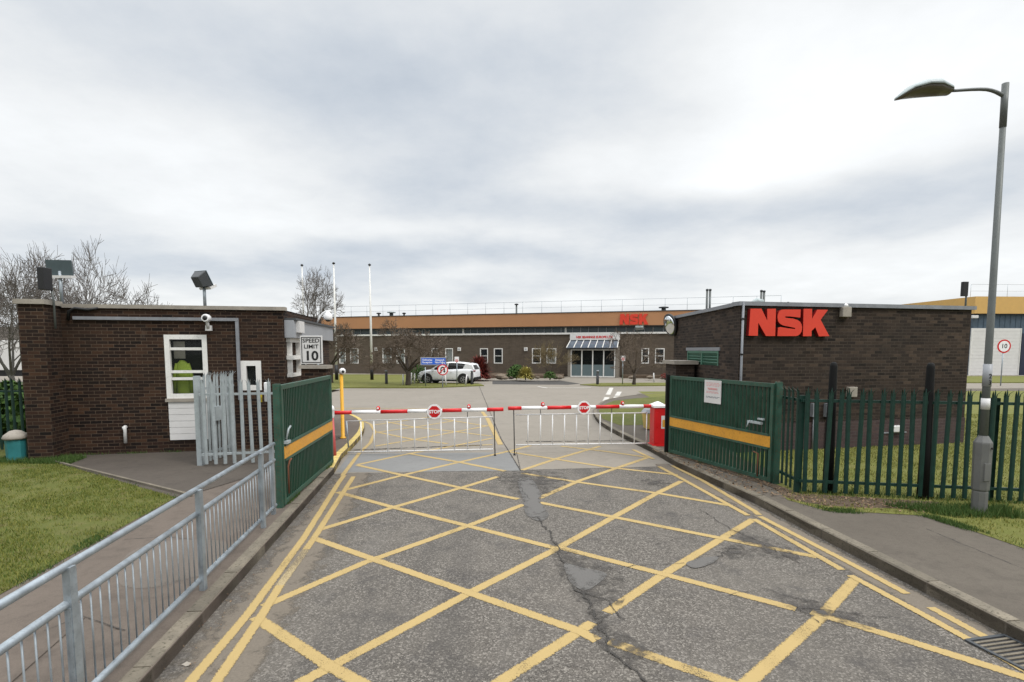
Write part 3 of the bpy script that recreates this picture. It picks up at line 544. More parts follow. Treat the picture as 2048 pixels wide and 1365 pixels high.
MB().lathe(c+V(.36, 0, .13), [(.10, 0), (.13, .04), (.115, .14), (.08, .21), (.03, .26)], 16).build('housing', M['whiteb'], dm_); MB().lathe(c+V(.36, 0, .08), [(.02, 0), (.07, .02), (.08, .05)], 14).build('dome', M['black'], dm_)
# low brick wall and speed sign
wp = G(628, 898, .12); pw = Plane(wp, wp+V(1, 0, 0)); ua, ub = pw.uz(598, 745)[0], pw.uz(656, 745)[0]; zt = pw.uz(628, 731)[1]
lw = thing('brick_wall', 'short dark brick wall with stone coping under the speed limit sign', 'wall', pw.p(0, .12)); MB().wbox(pw, ua+.05, ub-.05, .1, zt-.08, -.3, 0).build('brickwork', M['brickL'], lw); MB().wbox(pw, ua, ub, zt-.08, zt, -.35, .05).build('coping', M['coping'], lw)
ua, ub = pw.uz(602, 700)[0], pw.uz(646, 700)[0]; za, zb2 = pw.uz(624, 728)[1], pw.uz(624, 669)[1]; uc = (ua+ub)/2; hs = zb2-za
ss = thing('speed_limit_sign', 'white rectangular speed limit sign with black lettering above the green gate', 'sign', pw.p(uc, zt, .0))
za = zt+.0; zb2 = za+hs; MB().wbox(pw, ua, ub, za+.03, zb2, .01, .05).build('sign_plate', M['cladw'], ss, bevel=.008)
m = MB(); k = .03
for q in ((ua+k, ub-k, zb2-k-.018, zb2-k), (ua+k, ub-k, za+.06, za+.078), (ua+k, ua+k+.018, za+.078, zb2-k-.018), (ub-k-.018, ub-k, za+.078, zb2-k-.018)): m.wbox(pw, *q, .05, .054)
m.build('border', M['black'], ss); MB().tube([pw.p(uc, zt-.9, -.38), pw.p(uc, zb2-.1, -.38)], .03).bar(pw.p(uc, za+.3, -.38), pw.p(uc, za+.3, .01), .04).bar(pw.p(uc, zb2-.3, -.38), pw.p(uc, zb2-.3, .01), .04).build('post', M['galv'], ss)
lettering('SPEED', hs*.19, pw, uc, zb2-hs*.17, .052, M['black'], ss, sx=1.12, bold=.0015); lettering('LIMIT', hs*.19, pw, uc, zb2-hs*.37, .052, M['black'], ss, sx=1.12, bold=.0015); lettering('10', hs*.44, pw, uc, zb2-hs*.69, .052, M['black'], ss, bold=.008, sx=1.1)
# floodlights on the gatehouse roof
def flood(px, top, base_row, Yp, yaw, tilt, w_, h_, label, two=False, pole=.035):
    a = atY(px, base_row, Yp); b = atY(px, top, Yp); b.x = a.x; zt = b.z; t = thing('floodlight', label, 'floodlight', a)
    MB().tube([a-V(0, 0, .1), V(a.x, a.y, zt-h_*.5)], pole, 10).build('pole', M['galv'], t)
    Rm = Matrix.Rotation(yaw, 3, 'Z') @ Matrix.Rotation(tilt, 3, 'X'); c = V(a.x, a.y, zt-h_*.3); X_, Y_, Z_ = (Rm @ V(1, 0, 0), Rm @ V(0, 1, 0), Rm @ V(0, 0, 1))
    r0 = [c+X_*(w_/2*i)+Z_*(h_/2*j) for i, j in ((-1, -1), (1, -1), (1, 1), (-1, 1))]; r1 = [c+Y_*.22+X_*(w_/3.2*i)+Z_*(h_/3*j) for i, j in ((-1, -1), (1, -1), (1, 1), (-1, 1))]
    MB().grid([r0, r1], sm=False).build('housing', M['darkgrey'], t, bevel=.02); MB().grid([[q-Y_*.02 for q in r0], [q-Y_*.001 for q in r0]], sm=False).build('glass_front', M['clere'], t)
    MB().obox(c-Z_*(h_*.55), X_*(w_/2), Y_*.09, Z_*.03).build('bracket', M['cladw'], t)
Yg = pf.p(0, 0).y+.8
flood(410, 548, 612, Yg, 2.75, -.5, .38, .38, 'small dark floodlight on a pole above the gatehouse window')
flood(124, 527, 606, Yg-.2, .12, .1, .55, .36, 'large grey floodlight on the left end of the gatehouse roof')
a = G(100, 918, .12); bz = atY(91, 560, a.y-.15); bf = thing('side_floodlight', 'slim black floodlight on a bracket above the gatehouse brick pier', 'floodlight', V(bz.x, a.y-.25, 3.0))
MB().box(bz.x-.07, bz.x+.07, a.y-.28, a.y-.05, bz.z-.22, bz.z+.25).build('housing', M['black'], bf, bevel=.015); MB().tube([(bz.x+.04, a.y-.06, bz.z-.2), (bz.x+.04, a.y-.03, 3.55), (bz.x+.04, a.y-.03, 2.95)], .022).build('pole', M['steel'], bf)
# ---------------------------------------------------------------- galvanised railing
P3, P2 = G(527, 1056, .12), G(407, 1180, .12); dv = P2-P3; rt, rm_, rb = HZ(P2, 980), HZ(P2, 1028), HZ(P2, 1160); dn = dv.normalized(); nn = V(-dn.y, dn.x, 0)
posts = [P3, P2, P2+dv, P2+dv*2, P2+dv*3]; P4 = G(552, 1024, .12)
rl = thing('guard_railing', 'galvanised steel pedestrian guard railing with thin uprights along the left kerb', 'railing', (P3+P2)/2)
for p in [P4+dn*.12]+posts: MB().bar(p+V(0, 0, -.02), V(p.x, p.y, rt), .055, .05).bar(V(p.x, p.y, rb+.15)+nn*.01, V(p.x, p.y, rm_-.02)+nn*.01, .075, .02).build('post', M['galv'], rl)
L = (posts[-1]-P4).length
for nm, z, r in (('top_rail', rt, .026), ('middle_rail', rm_, .026), ('bottom_rail', rb, .026)):
    MB().tube([V(P4.x, P4.y, z), V(posts[-1].x, posts[-1].y, z)], r, 12).build(nm, M['galv'], rl)
n = int(L/.105)
for k in range(min(n, 99)):
    p = P4+dn*(.1+.105*k); MB().tube([V(p.x, p.y, rb), V(p.x, p.y, rm_)], .006, 6).build('upright', M['galv'], rl)
# ---------------------------------------------------------------- gates
def gate(a, b, zt, zb, band, label, sideflip, bars=.105, extra=None, name='steel_gate', bw=.03, bd=.02):
    pl = Plane(a, b); L = pl.L; g = thing(name, label, 'gate', pl.p(L/2, zb)); fw = .07
    m = MB(); m.wbox(pl, 0, fw, zb, zt, -.035, .035); m.wbox(pl, L-fw, L, zb, zt, -.035, .035); m.wbox(pl, fw, L-fw, zt-fw, zt, -.03, .03); m.wbox(pl, fw, L-fw, zb, zb+fw, -.03, .03)
    m.build('frame', M['greenf'], g)
    m = MB(); n = int((L-2*fw)/bars)
    for k in range(n): u = fw+bars*(k+.5); m.wbox(pl, u-bw/2, u+bw/2, zb+fw, zt-fw, -bd, bd)
    m.build('bar_panel', M['green'], g)
    m = MB(); m.wbox(pl, fw*.5, L-fw*.5, band[0], band[1], .034, .042); m.build('reflective_band', M['orange'], g, bevel=.002)
    MB().wbox(pl, fw, L-fw, band[0]-.04, band[0]-.002, .02, .05).wbox(pl, fw, L-fw, band[1]+.002, band[1]+.04, .02, .05).build('cross_rail', M['greenf'], g)
    return pl, g
ga, gb = G(566, 1012, .14), G(664, 926, .14); zt = HZ(ga, 771); zb = .15; b0, b1 = HZ(ga, 922), HZ(ga, 903)
plg, gl_ = gate(ga, gb, zt, zb, (b0+.02, b1+.06), 'dark green steel gate folded back along the left kerb with amber band', 0, bars=.085, bw=.04)
MB().bar(ga-dn*-.02+V(-.03, 0, -.1), V(ga.x-.03, ga.y, zt+.02), .09, .09).build('hinge_post', M['greenf'], gl_)
m = MB(); m.tube([plg.p(.12, .3, .06), plg.p(.12, .72, .06), plg.p(.17, .8, .07), plg.p(.22, .82, .08)], .014, 8); m.build('drop_bolt', M['rust'], gl_)
m = MB(); m.tube([plg.p(.08, 1.15, .06), plg.p(.1, 1.3, .09), plg.p(.2, 1.33, .09)], .016, 8).wbox(plg, .03, .2, 1.08, 1.12, .03, .09); m.build('latch', M['galvp'], gl_)
ra, rb_ = G(1339, 905, .14), G(1543, 966, .14); zt2 = HZ(ra, 752); zb_ = .15; q0, q1 = plg, None
prg = Plane(ra, rb_); _, bz0 = prg.uz(1530, 889); _, bz1 = prg.uz(1530, 868); _, cz0 = prg.uz(1345, 855); _, cz1 = prg.uz(1345, 837)
plr, gr_ = gate(ra, rb_, zt2, .15, ((bz0+cz0)/2, (bz1+cz1)/2), 'dark green barred gate along the right kerb with white notice and amber band', 0, bars=.1, bw=.045, bd=.019)
MB().bar(ra+V(-.06, .05, -.05), V(ra.x-.06, ra.y+.05, zt2+.02), .08, .08).build('end_post', M['blackp'], gr_); MB().bar(rb_+V(.06, 0, -.05), V(rb_.x+.06, rb_.y, zt2+.03), .10, .10).build('hinge_post', M['greenf'], gr_)
u1, z1_ = plr.uz(1522, 846); m = MB(); m.wbox(plr, u1-.25, u1+.08, z1_-.02, z1_+.02, .03, .09).tube([plr.p(u1-.2, z1_, .1), plr.p(u1-.22, z1_-.1, .12)], .012, 8).wbox(plr, u1-.02, u1+.12, z1_+.06, z1_+.09, .03, .07); m.build('latch', M['galvp'], gr_)
u1, z1_ = plr.uz(1520, 940); MB().tube([plr.p(u1, .2, .06), plr.p(u1, .62, .06), plr.p(u1-.1, .64, .07)], .013, 8).build('drop_bolt', M['rust'], gr_)
ua, ub = plr.uz(1413, 780)[0], plr.uz(1446, 782)[0]; za, zb3 = plr.uz(1430, 807)[1], plr.uz(1430, 761)[1]
nt_ = thing('warning_notice', 'white notice with faded red heading wired to the right green gate', 'notice', plr.p((ua+ub)/2, za, .06)); MB().wbox(plr, ua, ub, za, zb3, .04, .052).build('board', M['cladw'], nt_)
uc = (ua+ub)/2; hh = zb3-za; lettering('WARNING', hh*.13, plr, uc, za+hh*.62, .053, M['pink'], nt_, bold=.002)
m = MB(); r = random.Random(3)
for k, t in enumerate((.88, .82, .76, .5, .45, .28, .24)):
    x = uc-(ub-ua)*.38
    while x < uc+(ub-ua)*.33: l = r.uniform(.03, .09); m.wbox(plr, x, x+l, za+hh*t-.006, za+hh*t+.006, .052, .0535, 0 if k < 5 else 1); x += l+.02
m.build('fine_print', [M['pink'], M['leadgrey']], nt_)
# ---------------------------------------------------------------- palisade fencing
def pale_mesh(h, w, mat, curl=.06, name='pale'):
    m = MB(); x = [-w/2, -w/5, w/5, w/2]; y = [0, -.014, -.014, 0]; t = .004
    for i in range(3): m.face([(x[i], y[i], 0), (x[i+1], y[i+1], 0), (x[i+1], y[i+1], h-.1), (x[i], y[i], h-.1)]); m.face([(x[i], y[i]+t, h-.1), (x[i+1], y[i+1]+t, h-.1), (x[i+1], y[i+1]+t, 0), (x[i], y[i]+t, 0)])
    for s in (-1, 1):
        m.grid([[V(s*w*.5, 0, h-.1), V(s*w*.2, -.014, h-.1), V(s*w*.2, -.008, h-.1), V(s*w*.5, .006, h-.1)], [V(s*w*.52, -.01, h-.05), V(s*w*.3, -.02, h-.05), V(s*w*.3, -.014, h-.05), V(s*w*.52, -.004, h-.05)], [V(s*w*.8, -curl, h), V(s*w*.75, -curl, h), V(s*w*.75, -curl+.004, h), V(s*w*.8, -curl+.004, h)]], sm=False)
    m.grid([[V(-w*.2, -.014, h-.1), V(w*.2, -.014, h-.1), V(w*.2, -.008, h-.1), V(-w*.2, -.008, h-.1)], [V(-w*.14, -.014, h-.03), V(w*.14, -.014, h-.03), V(w*.14, -.009, h-.03), V(-w*.14, -.009, h-.03)], [V(-.002, -.012, h+.02), V(.002, -.012, h+.02), V(.002, -.01, h+.02), V(-.002, -.01, h+.02)]], sm=False)
    return m
def palisade(pts, zt, z0, mat, label, step, w=.07, rails=(.3, -.35), name='palisade_fence', postat=(), posth=0, group=None, nposts=True, bright=None):
    c = sum(pts, V(0, 0, 0))/len(pts); c.z = z0; f = thing(name, label, 'fence', c, group=group); proto = None
    for a, b in zip(pts, pts[1:]):
        pl = Plane(a, b); rz = math.atan2(-pl.n.x, pl.n.y)+math.pi; n = max(1, round(pl.L/step))
        for k in range(n):
            u = pl.L*(k+.5)/n
            if proto is None: proto = pale_mesh(zt-z0-.05, w, mat).build('pale', mat, f, local=True); o = proto
            else: o = proto.copy(); COL.objects.link(o); o.parent = f
            o.location = pl.p(u, z0+.05+random.uniform(-.006, .006), .03)-c; o.rotation_euler = (random.uniform(-.012, .012), random.uniform(-.018, .018), rz+random.uniform(-.04, .04))
        for q in rails:
            z = z0+q if q > 0 else zt+q; MB().wbox(pl, 0, pl.L, z-.022, z+.022, -.02, .022).wbox(pl, 0, pl.L, z-.022, z-.016, .022-.06, -.02).build('rail', mat, f)
        if nposts:
            for u in {0, pl.L}: MB().wbox(pl, u-.05, u+.05, z0-.05, zt-.12, -.11, -.035).build('post', mat, f)
    return f
zf = HZ(Q1, 777); Q3 = Q2+(Q2-Q1).normalized()*6; pl1 = Plane(Q1, Q3)
g1 = pl1.p(pl1.uz(1990, 900)[0], .12)
palisade([Q0+V(.12, .02, 0), Q1], zf, .12, M['greenr'], 'short return of green palisade fencing beside the right gate hinge', .145, nposts=False, rails=(.22, -.2))
palisade([Q1, g1, Q3], zf, .12, M['greenr'], 'long dark green palisade fence in front of the right lawn', .155, rails=(.22, -.2))
for px, py, top, lab in ((1659, 989, 738, 'nearer the gate'), (1851, 1001, 740, 'nearer the lamp post')):
    b = G(px, py, .12)+pl1.n*.03-pl1.n*.12; zt_ = HZ(b, top)
    t = thing('wooden_post', 'tall black round post rising above the palisade fence, '+lab, 'post', b, group='tall black posts in the palisade fence'); MB().lathe(b-V(0, 0, .05), [(.085, 0), (.075, .9), (.055, zt_-.03), (.045, zt_+.02), (.02, zt_+.04)], 14).build('shaft', M['blackp'], t)
# grey palisade on the left
s0, s1 = G(405, 934, .12), G(552, 927, .12); zg = HZ(s0, 760)
palisade([s0, s1], zg, .12, M['galvp'], 'light grey steel palisade fence between the gatehouse and the left green gate', .17, w=.068, rails=(.25, -.3), nposts=False)
t0 = G(402, 933, .12)+V(-.02, .15, 0); t1 = G(472, 908, .12); f_ = palisade([t0, t1], zg+.12, .12, M['galvp'], 'grey palisade wicket gate standing open behind the grey fence', .115, w=.085, rails=(.22, -.32), name='wicket_gate'); f_['category'] = 'gate'
pt = Plane(t0, t1); MB().wbox(pt, .28, .52, 1.0, 1.3, .05, .12).build('lock_box', M['galvp'], f_); MB().bar(t0+V(-.02, -.08, -.05), t0+V(-.02, -.08, zg-.05), .1, .1).build('corner_post', M['galvp'], f_)
pz = Plane(s0, s1); u, z = pz.uz(518, 797); x = MB().wbox(pz, u-.06, u+.04, z-.09, z+.09, -.12, -.1).build('warning_plate', M['brass']); tag(x, 'small yellow plate fixed behind the grey palisade fence', 'sign')
u, z = pz.uz(532, 790); x = MB().wbox(pz, u-.05, u+.05, z-.15, z+.25, -.2, -.08).build('intercom_box', M['whiteb'], bevel=.01); tag(x, 'white intercom box behind the grey fence next to the green gate', 'box')
# far left green fence
fa, fb = G(-60, 905, .12), G(58, 903, .12); palisade([fa, fb], HZ(fb, 757), .12, M['greenr'], 'green palisade fence at the far left beyond the teal bollard', .16, rails=(.25, -.3))
# ---------------------------------------------------------------- lift barriers
def octa(pl, u, z, r, d0, d1, m, n=8, mi=0): return m.plate(pl, [(u+r*math.cos(math.pi/n+2*math.pi*k/n), z+r*math.sin(math.pi/n+2*math.pi*k/n)) for k in range(n)], d0, d1, mi)
def barrier(pl, bands, arm_z, disc, bars, skirt, beacons, leg, mount, label, gen):
    t = thing('lift_barrier', label, 'barrier', V(*mount)); us = [pl.uz(x, 822)[0] for x, _ in bands]; 
    def az_(u): (ua, za), (ub, zb) = arm_z; return za+(zb-za)*(u-ua)/(ub-ua)
    m = MB()
    for (u0, u1, (x, c)) in zip(us, us[1:], bands): m.tube([pl.p(u0, az_(u0), .02), pl.p(u1, az_(u1), .02)], .045, 12, mi=c)
    m.build('arm', [M['red'], M['whiteb']], t)
    m = MB(); (ru0, rz0, rz0b), (ru1, rz1, rz1b) = skirt; m.tube([pl.p(ru0, rz0), pl.p(ru1, rz1)], .016, 8); m.tube([pl.p(ru0, rz0b), pl.p(ru1, rz1b)], .018, 8); m.build('skirt_rail', M['cladw'], t)
    for x in bars:
        u = pl.uz(x, 860)[0]; k = (u-ru0)/(ru1-ru0); MB().tube([pl.p(u, rz0+(rz1-rz0)*k), pl.p(u, rz0b+(rz1b-rz0b)*k)], .014, 8).build('skirt_bar', M['whiteb'], t)
    for x in gen: u = pl.uz(x, 840)[0]; k = (u-ru0)/(ru1-ru0); MB().tube([pl.p(u, az_(u)-.03), pl.p(u, rz0+(rz1-rz0)*k)], .009, 6).build('hanger', M['darkgrey'], t)
    u, z = pl.uz(*disc[:2]); r = disc[2]; d = octa(pl, u, z, r*1.0, .075, .085, MB(), 20).build('stop_disc', M['whiteb'], t); octa(pl, u, z, r*.80, .085, .09, MB()).build('red_octagon', M['red'], d); lettering('STOP', r*.62, pl, u, z-.005, .091, M['whiteb'], d, bold=.004)
    for x, y in beacons:
        u, z = pl.uz(x, y); MB().lathe(pl.p(u, az_(u)+.04, .02), [(.04, 0), (.046, .02), (.042, .05), (.042, .07), (.025, .09), (.005, .10)], 14).build('beacon', M['red'], t); MB().lathe(pl.p(u, az_(u)+.085, .06), [(.024, 0), (.015, .01), (.002, .012)], 10, axis=pl.n).build('beacon_lens', M['whiteb'], t)
    u, z = pl.uz(*leg); MB().tube([pl.p(u-.02, az_(u)-.04), pl.p(u, .03)], .012, 8).lathe(pl.p(u, .0), [(.03, 0), (.025, .03), (.012, .05)], 10).build('support_leg', M['black'], t)
    return t
pA = Plane(G(672, 910), G(990, 912)); au0, az0 = pA.uz(665, 826); au1, az1 = pA.uz(1005, 819)
bl = barrier(pA, [(661, 0), (705, 1), (762, 0), (816, 1), (855, 1), (885, 0), (924, 1), (974, 0), (1007, 0)], ((au0, az0), (au1, az1)), (870, 823, .175), [722, 748, 775, 802, 829, 856, 882, 909, 935, 961], ((pA.uz(694, 843)[0], pA.uz(694, 843)[1], pA.uz(702, 905)[1]), (pA.uz(986, 834)[0], pA.uz(986, 834)[1], pA.uz(986, 899)[1])), ((757, 817), (938, 815)), (990, 912), pA.p(0, 0), 'left red and white lift barrier with round stop disc and hanging bar skirt', [856, 935])
b = G(671, 912, .12); MB().tube([b-V(.02, 0, .02), b+V(-.06, 0, az0-.14)], .045, 12).build('rest_post', M['redl'], bl); MB().lathe(b+V(-.06, 0, az0-.1), [(.03, -.1), (.06, 0), (.06, .12), (.07, .13), (.05, .2), (.01, .24)], 14).build('post_cap', M['whiteb'], bl)
u, z = pA.uz(693, 842); MB().tube([pA.p(u, z), pA.p(u+.03, pA.uz(699, 895)[1])], .02, 8).build('skirt_bar', M['galv'], bl)
pB = Plane(G(1029, 911), G(1318, 898)); au0, az0 = pB.uz(1018, 817); au1, az1 = pB.uz(1330, 812)
cbp = G(1319, 893, .12); uC = (cbp-pB.o).dot(pB.t)
br_ = barrier(pB, [(1016, 0), (1042, 1), (1093, 0), (1141, 1), (1153, 1), (1178, 1), (1190, 0), (1237, 1), (1285, 0), (1334, 0)], ((au0, az0), (au1, az1)), (1165.5, 815, .165), [1056, 1081, 1105, 1129, 1153, 1176.5, 1200, 1223, 1246, 1269, 1293], ((pB.uz(1032, 830)[0], pB.uz(1032, 830)[1], pB.uz(1046, 890)[1]), (pB.uz(1294, 826)[0], pB.uz(1294, 826)[1], pB.uz(1294, 887)[1])), ((1085, 810), (1244, 807)), (1029, 911), cbp, 'right red and white lift barrier with stop disc and red cabinet', [1081, 1223])
cpl = Plane(cbp+V(-.14, 0, 0), cbp+V(.14, .02, 0)); zc = HZ(cbp, 816); zk = HZ(cbp, 807); L = cpl.L
MB().wbox(cpl, .0, L, .1, zc, -.36, 0).build('cabinet', M['red'], br_, bevel=.02); MB().wbox(cpl, -.03, L+.03, .1, .15, -.39, .03).build('cabinet_base', M['red'], br_)
MB().grid([[cpl.p(u, zc, d) for u, d in ((-.02, .02), (L+.02, .02), (L+.02, -.38), (-.02, -.38))], [cpl.p(u, zc+.05, d) for u, d in ((-.02, .02), (L+.02, .02), (L+.02, -.38), (-.02, -.38))], [cpl.p(u, zc+.14, d) for u, d in ((L/2-.02, -.16), (L/2+.02, -.16), (L/2+.02, -.2), (L/2-.02, -.2))]], sm=False).build('cabinet_cap', M['whiteb'], br_)
MB().wbox(cpl, L*.62, L*.95, zc-.52, zc-.2, 0, .006).build('cabinet_label', M['cladw'], br_); MB().wbox(cpl, L*.72, L*.93, zc-.48, zc-.3, .006, .009).build('label_symbol', M['orange'], br_); MB().wbox(cpl, L*.08, L*.38, .2, zc-.12, 0, .008).build('cabinet_door', M['red'], br_)
b = G(1303, 859, .12); gb_ = thing('grit_bin', 'small yellow grit bin behind the red barrier cabinet', 'bin', b); MB().grid([[b+V(i*.2, j*.17, .02) for i, j in ((-1, -1), (1, -1), (1, 1), (-1, 1))], [b+V(i*.26, j*.22, .5) for i, j in ((-1, -1), (1, -1), (1, 1), (-1, 1))]], sm=False).build('tub', M['grit'], gb_, bevel=.02); MB().grid([[b+V(i*.28, j*.24, .5) for i, j in ((-1, -1), (1, -1), (1, 1), (-1, 1))], [b+V(i*.2, j*.17, .62) for i, j in ((-1, -1), (1, -1), (1, 1), (-1, 1))]], sm=False).build('lid', M['greyp'], gb_, bevel=.02)
b = G(686, 877, .12); yp = thing('yellow_camera_post', 'slim yellow post with white ball camera behind the left barrier', 'post', b); zt_ = HZ(b, 748); MB().lathe(b, [(.08, 0), (.08, .03), (.046, .04), (.043, zt_-.12)], 14).build('shaft', M['ypost'], yp)
MB().lathe(b+V(.03, 0, zt_-.14), [(.03, 0), (.075, .03), (.09, .08), (.075, .14), (.03, .17)], 14).build('camera_housing', M['whiteb'], yp); MB().lathe(b+V(.07, -.07, zt_-.06), [(.04, 0), (.025, .02), (.005, .03)], 12, axis=V(.5, -1, -.2)).build('lens', M['black'], yp)
# ---------------------------------------------------------------- street lamp
b = G(1960, 1027, .12); b.z = .12; ls = thing('street_lamp', 'tall grey street lamp with curved arm and flat lantern in front of the palisade fence', 'street lamp', b)
zt_ = HZ(b, 190); zj = HZ(b, 884)
MB().lathe(b, [(.095, -.05), (.095, .32), (.09, .34), (.104, .36), (.106, .38), (.112, zj-.14), (.108, zj-.12), (.068, zj-.05), (.058, zj-.03)], 8, sm=False).build('base_compartment', M['basegrey'], ls); MB().box(b.x-.045, b.x+.045, b.y-.112, b.y-.09, .62, zj-.3).build('access_door', M['basegrey'], ls, bevel=.005)
MB().lathe(b, [(.013, zj-.32), (.013, zj-.318)], 8).lathe(b+V(.04, -.11, zj-.2), [(.018, 0), (.016, .01)], 10, axis=V(0, -1, 0)).build('lock', M['black'], ls)
MB().tube([b+V(0, 0, zj-.15), b+V(0, 0, zj+1.0), b+V(0, 0, zt_)], [.052, .046, .034], 14).build('column', M['steel'], ls); MB().tube([b+V(.0, 0, zt_-.55), b+V(0, 0, zt_+.03)], .041, 14).build('column_top', M['steel'], ls)
e = atY(1915, 181, b.y); tip = atY(1803, 194, b.y); arm = [b+V(0, 0, zt_-.14), b+V((e.x-b.x)*.35, 0, e.z-b.z+(zt_-e.z)*.0+.0), V(e.x, b.y, e.z)]; arm[1].z = (arm[0].z+2*e.z)/3+.04
MB().tube(smoothpath(arm, 5), [.028-.001*k for k in range(len(smoothpath(arm, 5)))], 10).build('arm', M['steel'], ls)
ln = (e.x-tip.x); rings = []; rl2 = []
for t, wv, hv, dz in ((-.02, .03, .02, 0), (.05, .1, .07, 0), (.3, .17, .11, .03), (.55, .2, .10, .02), (.8, .17, .07, -.02), (1.0, .03, .02, -.1)):
    cx = e.x-ln*t; rings.append([V(cx, b.y+wv*math.cos(a), e.z+dz+max(0, math.sin(a))*hv) for a in [2*math.pi*k/16 for k in range(16)]]); rl2.append([V(cx, b.y+wv*.92*math.cos(a), e.z+dz+min(0, math.sin(a))*hv*.7-.004) for a in [2*math.pi*k/16 for k in range(16)]])
MB().grid(rings).build('lantern_canopy', M['lamptop'], ls); MB().grid(rl2[1:]).build('lantern_bowl', M['lampglass'], ls)
z = HZ(b, 826); MB().lathe(b, [(.054, z-.07), (.053, z+.09)], 16).build('white_band', M['cladw'], ls); z = HZ(b, 762); MB().lathe(b, [(.0535, z-.2), (.053, z+.12)], 16).build('number_band', M['greyp'], ls)
plm = Plane(b+V(-1, -.056, 0), b+V(1, -.056, 0)); lettering('2\n3', .09, plm, 1.0, z+.02, .0, M['black'], ls, ext=.004)
ls.rotation_euler = (0, -math.radians(.6), 0); ls.location.x -= .02
# ---------------------------------------------------------------- right brick building
PR = Plane(G(1471, 906, .12), G(1925, 886, .12)); bc = G(1344, 845, .12); PL = Plane(PR.p(0, 0), bc); H2 = PR.uz(1600, 612)[1]
sb = thing('switch_house', 'windowless dark brown brick building with flat roof behind the right palisade fence', 'building', PR.p(PR.L/2, .12))
vh = holeof(PL, 1375, 1437, 702, 730); m = wallgrid(MB(), PR, 0, PR.L, .1, H2, []); wallgrid(m, PL, 0, PL.L, .1, H2, [vh], depth=.1)
e1, e2_ = PL.p(PL.L, 0), PR.p(PR.L, 0)+(PL.p(PL.L, 0)-PL.p(0, 0)); m.face([PR.p(PR.L, .1), e2_+V(0, 0, .1), e2_+V(0, 0, H2), PR.p(PR.L, H2)]); m.face([e2_+V(0, 0, .1), e1+V(0, 0, .1), e1+V(0, 0, H2), e2_+V(0, 0, H2)]); m.build('wall', M['brickR'], sb)
MB().wbox(PR, -.06, PR.L+.08, H2-.02, H2+.07, -.25, .06).wbox(PL, .065, PL.L+.05, H2-.02, H2+.066, -.25, .06).build('roof_flashing', M['leadgrey'], sb); MB().face([PR.p(0, H2+.03), PR.p(PR.L, H2+.03), e2_+V(0, 0, H2+.03), e1+V(0, 0, H2+.03)]).build('roof', M['roofdk'], sb)
m = MB(); u0, u1, za, zb4 = vh; n = 5
for k in range(n): zz_ = za+(zb4-za)*(k+.5)/n; m.obox(PL.p((u0+u1)/2, zz_, -.04), PL.t*((u1-u0)/2), V(0, 0, .045)+PL.n*.03, PL.n*.004-V(0, 0, .006))
um = (u0+u1)/2; m.wbox(PL, um-.05, um+.05, za, zb4, -.06, .01).wbox(PL, u0, u0+.06, za, zb4, -.06, .01).wbox(PL, u1-.06, u1, za, zb4, -.06, .01).wbox(PL, u0+.06, um-.05, zb4-.06, zb4, -.06, .01).wbox(PL, um+.05, u1-.06, zb4-.06, zb4, -.06, .01); m.wbox(PL, u0, u1, za, zb4, -.1, -.09); m.build('louvre_vent', M['greenv'], sb); MB().wbox(PL, u0-.1, u1+.1, zb4+.003, zb4+.09, .0, .02).build('lintel', M['leadgrey'], sb)
dpx = thing('downpipe', 'thin grey conduit down the corner of the dark brick switch house', 'pipe', PR.p(.04, .12, .05)); MB().tube([PR.p(.03, H2+.05, .06), PR.p(.03, .12, .06)], .028, 8).build('pipe', M['leadgrey'], dpx)
for z in (1.2, 2.4, 3.2): MB().lathe(PR.p(.03, z, .06), [(.04, -.02), (.04, .02)], 10).build('bracket', M['black'], dpx)
def q(pts): return [PR.uz(1480+x/11.378, 600+y/11.378) for x, y in pts]
NP = [(170, 210), (418, 210), (548, 480), (548, 215), (745, 212), (728, 828), (520, 828), (345, 525), (335, 822), (128, 820)]
SP = [(1305, 228), (900, 228), (850, 245), (812, 282), (788, 340), (780, 400), (785, 460), (805, 515), (850, 560), (910, 590), (1100, 628), (1175, 645), (1185, 660), (1165, 670), (1000, 650), (850, 625), (790, 640), (778, 828), (1195, 830), (1250, 812), (1295, 775), (1325, 720), (1337, 640), (1325, 570), (1290, 505), (1230, 465), (1130, 435), (970, 415), (948, 398), (960, 385), (1050, 385), (1295, 412)]
KP = [(1370, 215), (1562, 215), (1560, 440), (1680, 232), (1920, 235), (1755, 460), (1950, 830), (1715, 835), (1635, 630), (1550, 715), (1550, 832), (1355, 832)]
lg = thing('building_letters', 'large raised red letters NSK on the dark brick switch house wall', 'sign', PR.p(q([(1000, 830)])[0][0], q([(1000, 830)])[0][1], .05))
for P_ in (NP, SP, KP):
    m = MB(); m.plate(PR, q(P_), .01, .11); m.m = [0]+[1]*(len(m.m)-1); m.build('letter', [M['nsk'], M['nskside']], lg)
u, z = PR.uz(1687, 624); ab = thing('alarm_box', 'cream alarm box near the roof edge of the dark brick switch house', 'alarm box', PR.p(u, z)); MB().wbox(PR, u-.12, u+.12, z-.13, z+.11, 0, .12).build('box', M['coping'], ab, bevel=.015); MB().lathe(PR.p(u, z+.11, .06), [(.055, 0), (.05, .05), (.02, .08)], 12).build('beacon', M['whiteb'], ab)
u, z = PR.uz(1700, 784); x = MB().wbox(PR, u-.12, u+.12, z-.12, z+.12, 0, .1).build('junction_box', M['coping'], bevel=.01); tag(x, 'small cream box on the switch house wall level with the fence tops', 'box')
u, z = PR.uz(1790, 858); MB().wbox(PR, .0, PR.L-.0, .1, .78, -.0, .025).build('plinth', M['plinth'], sb)
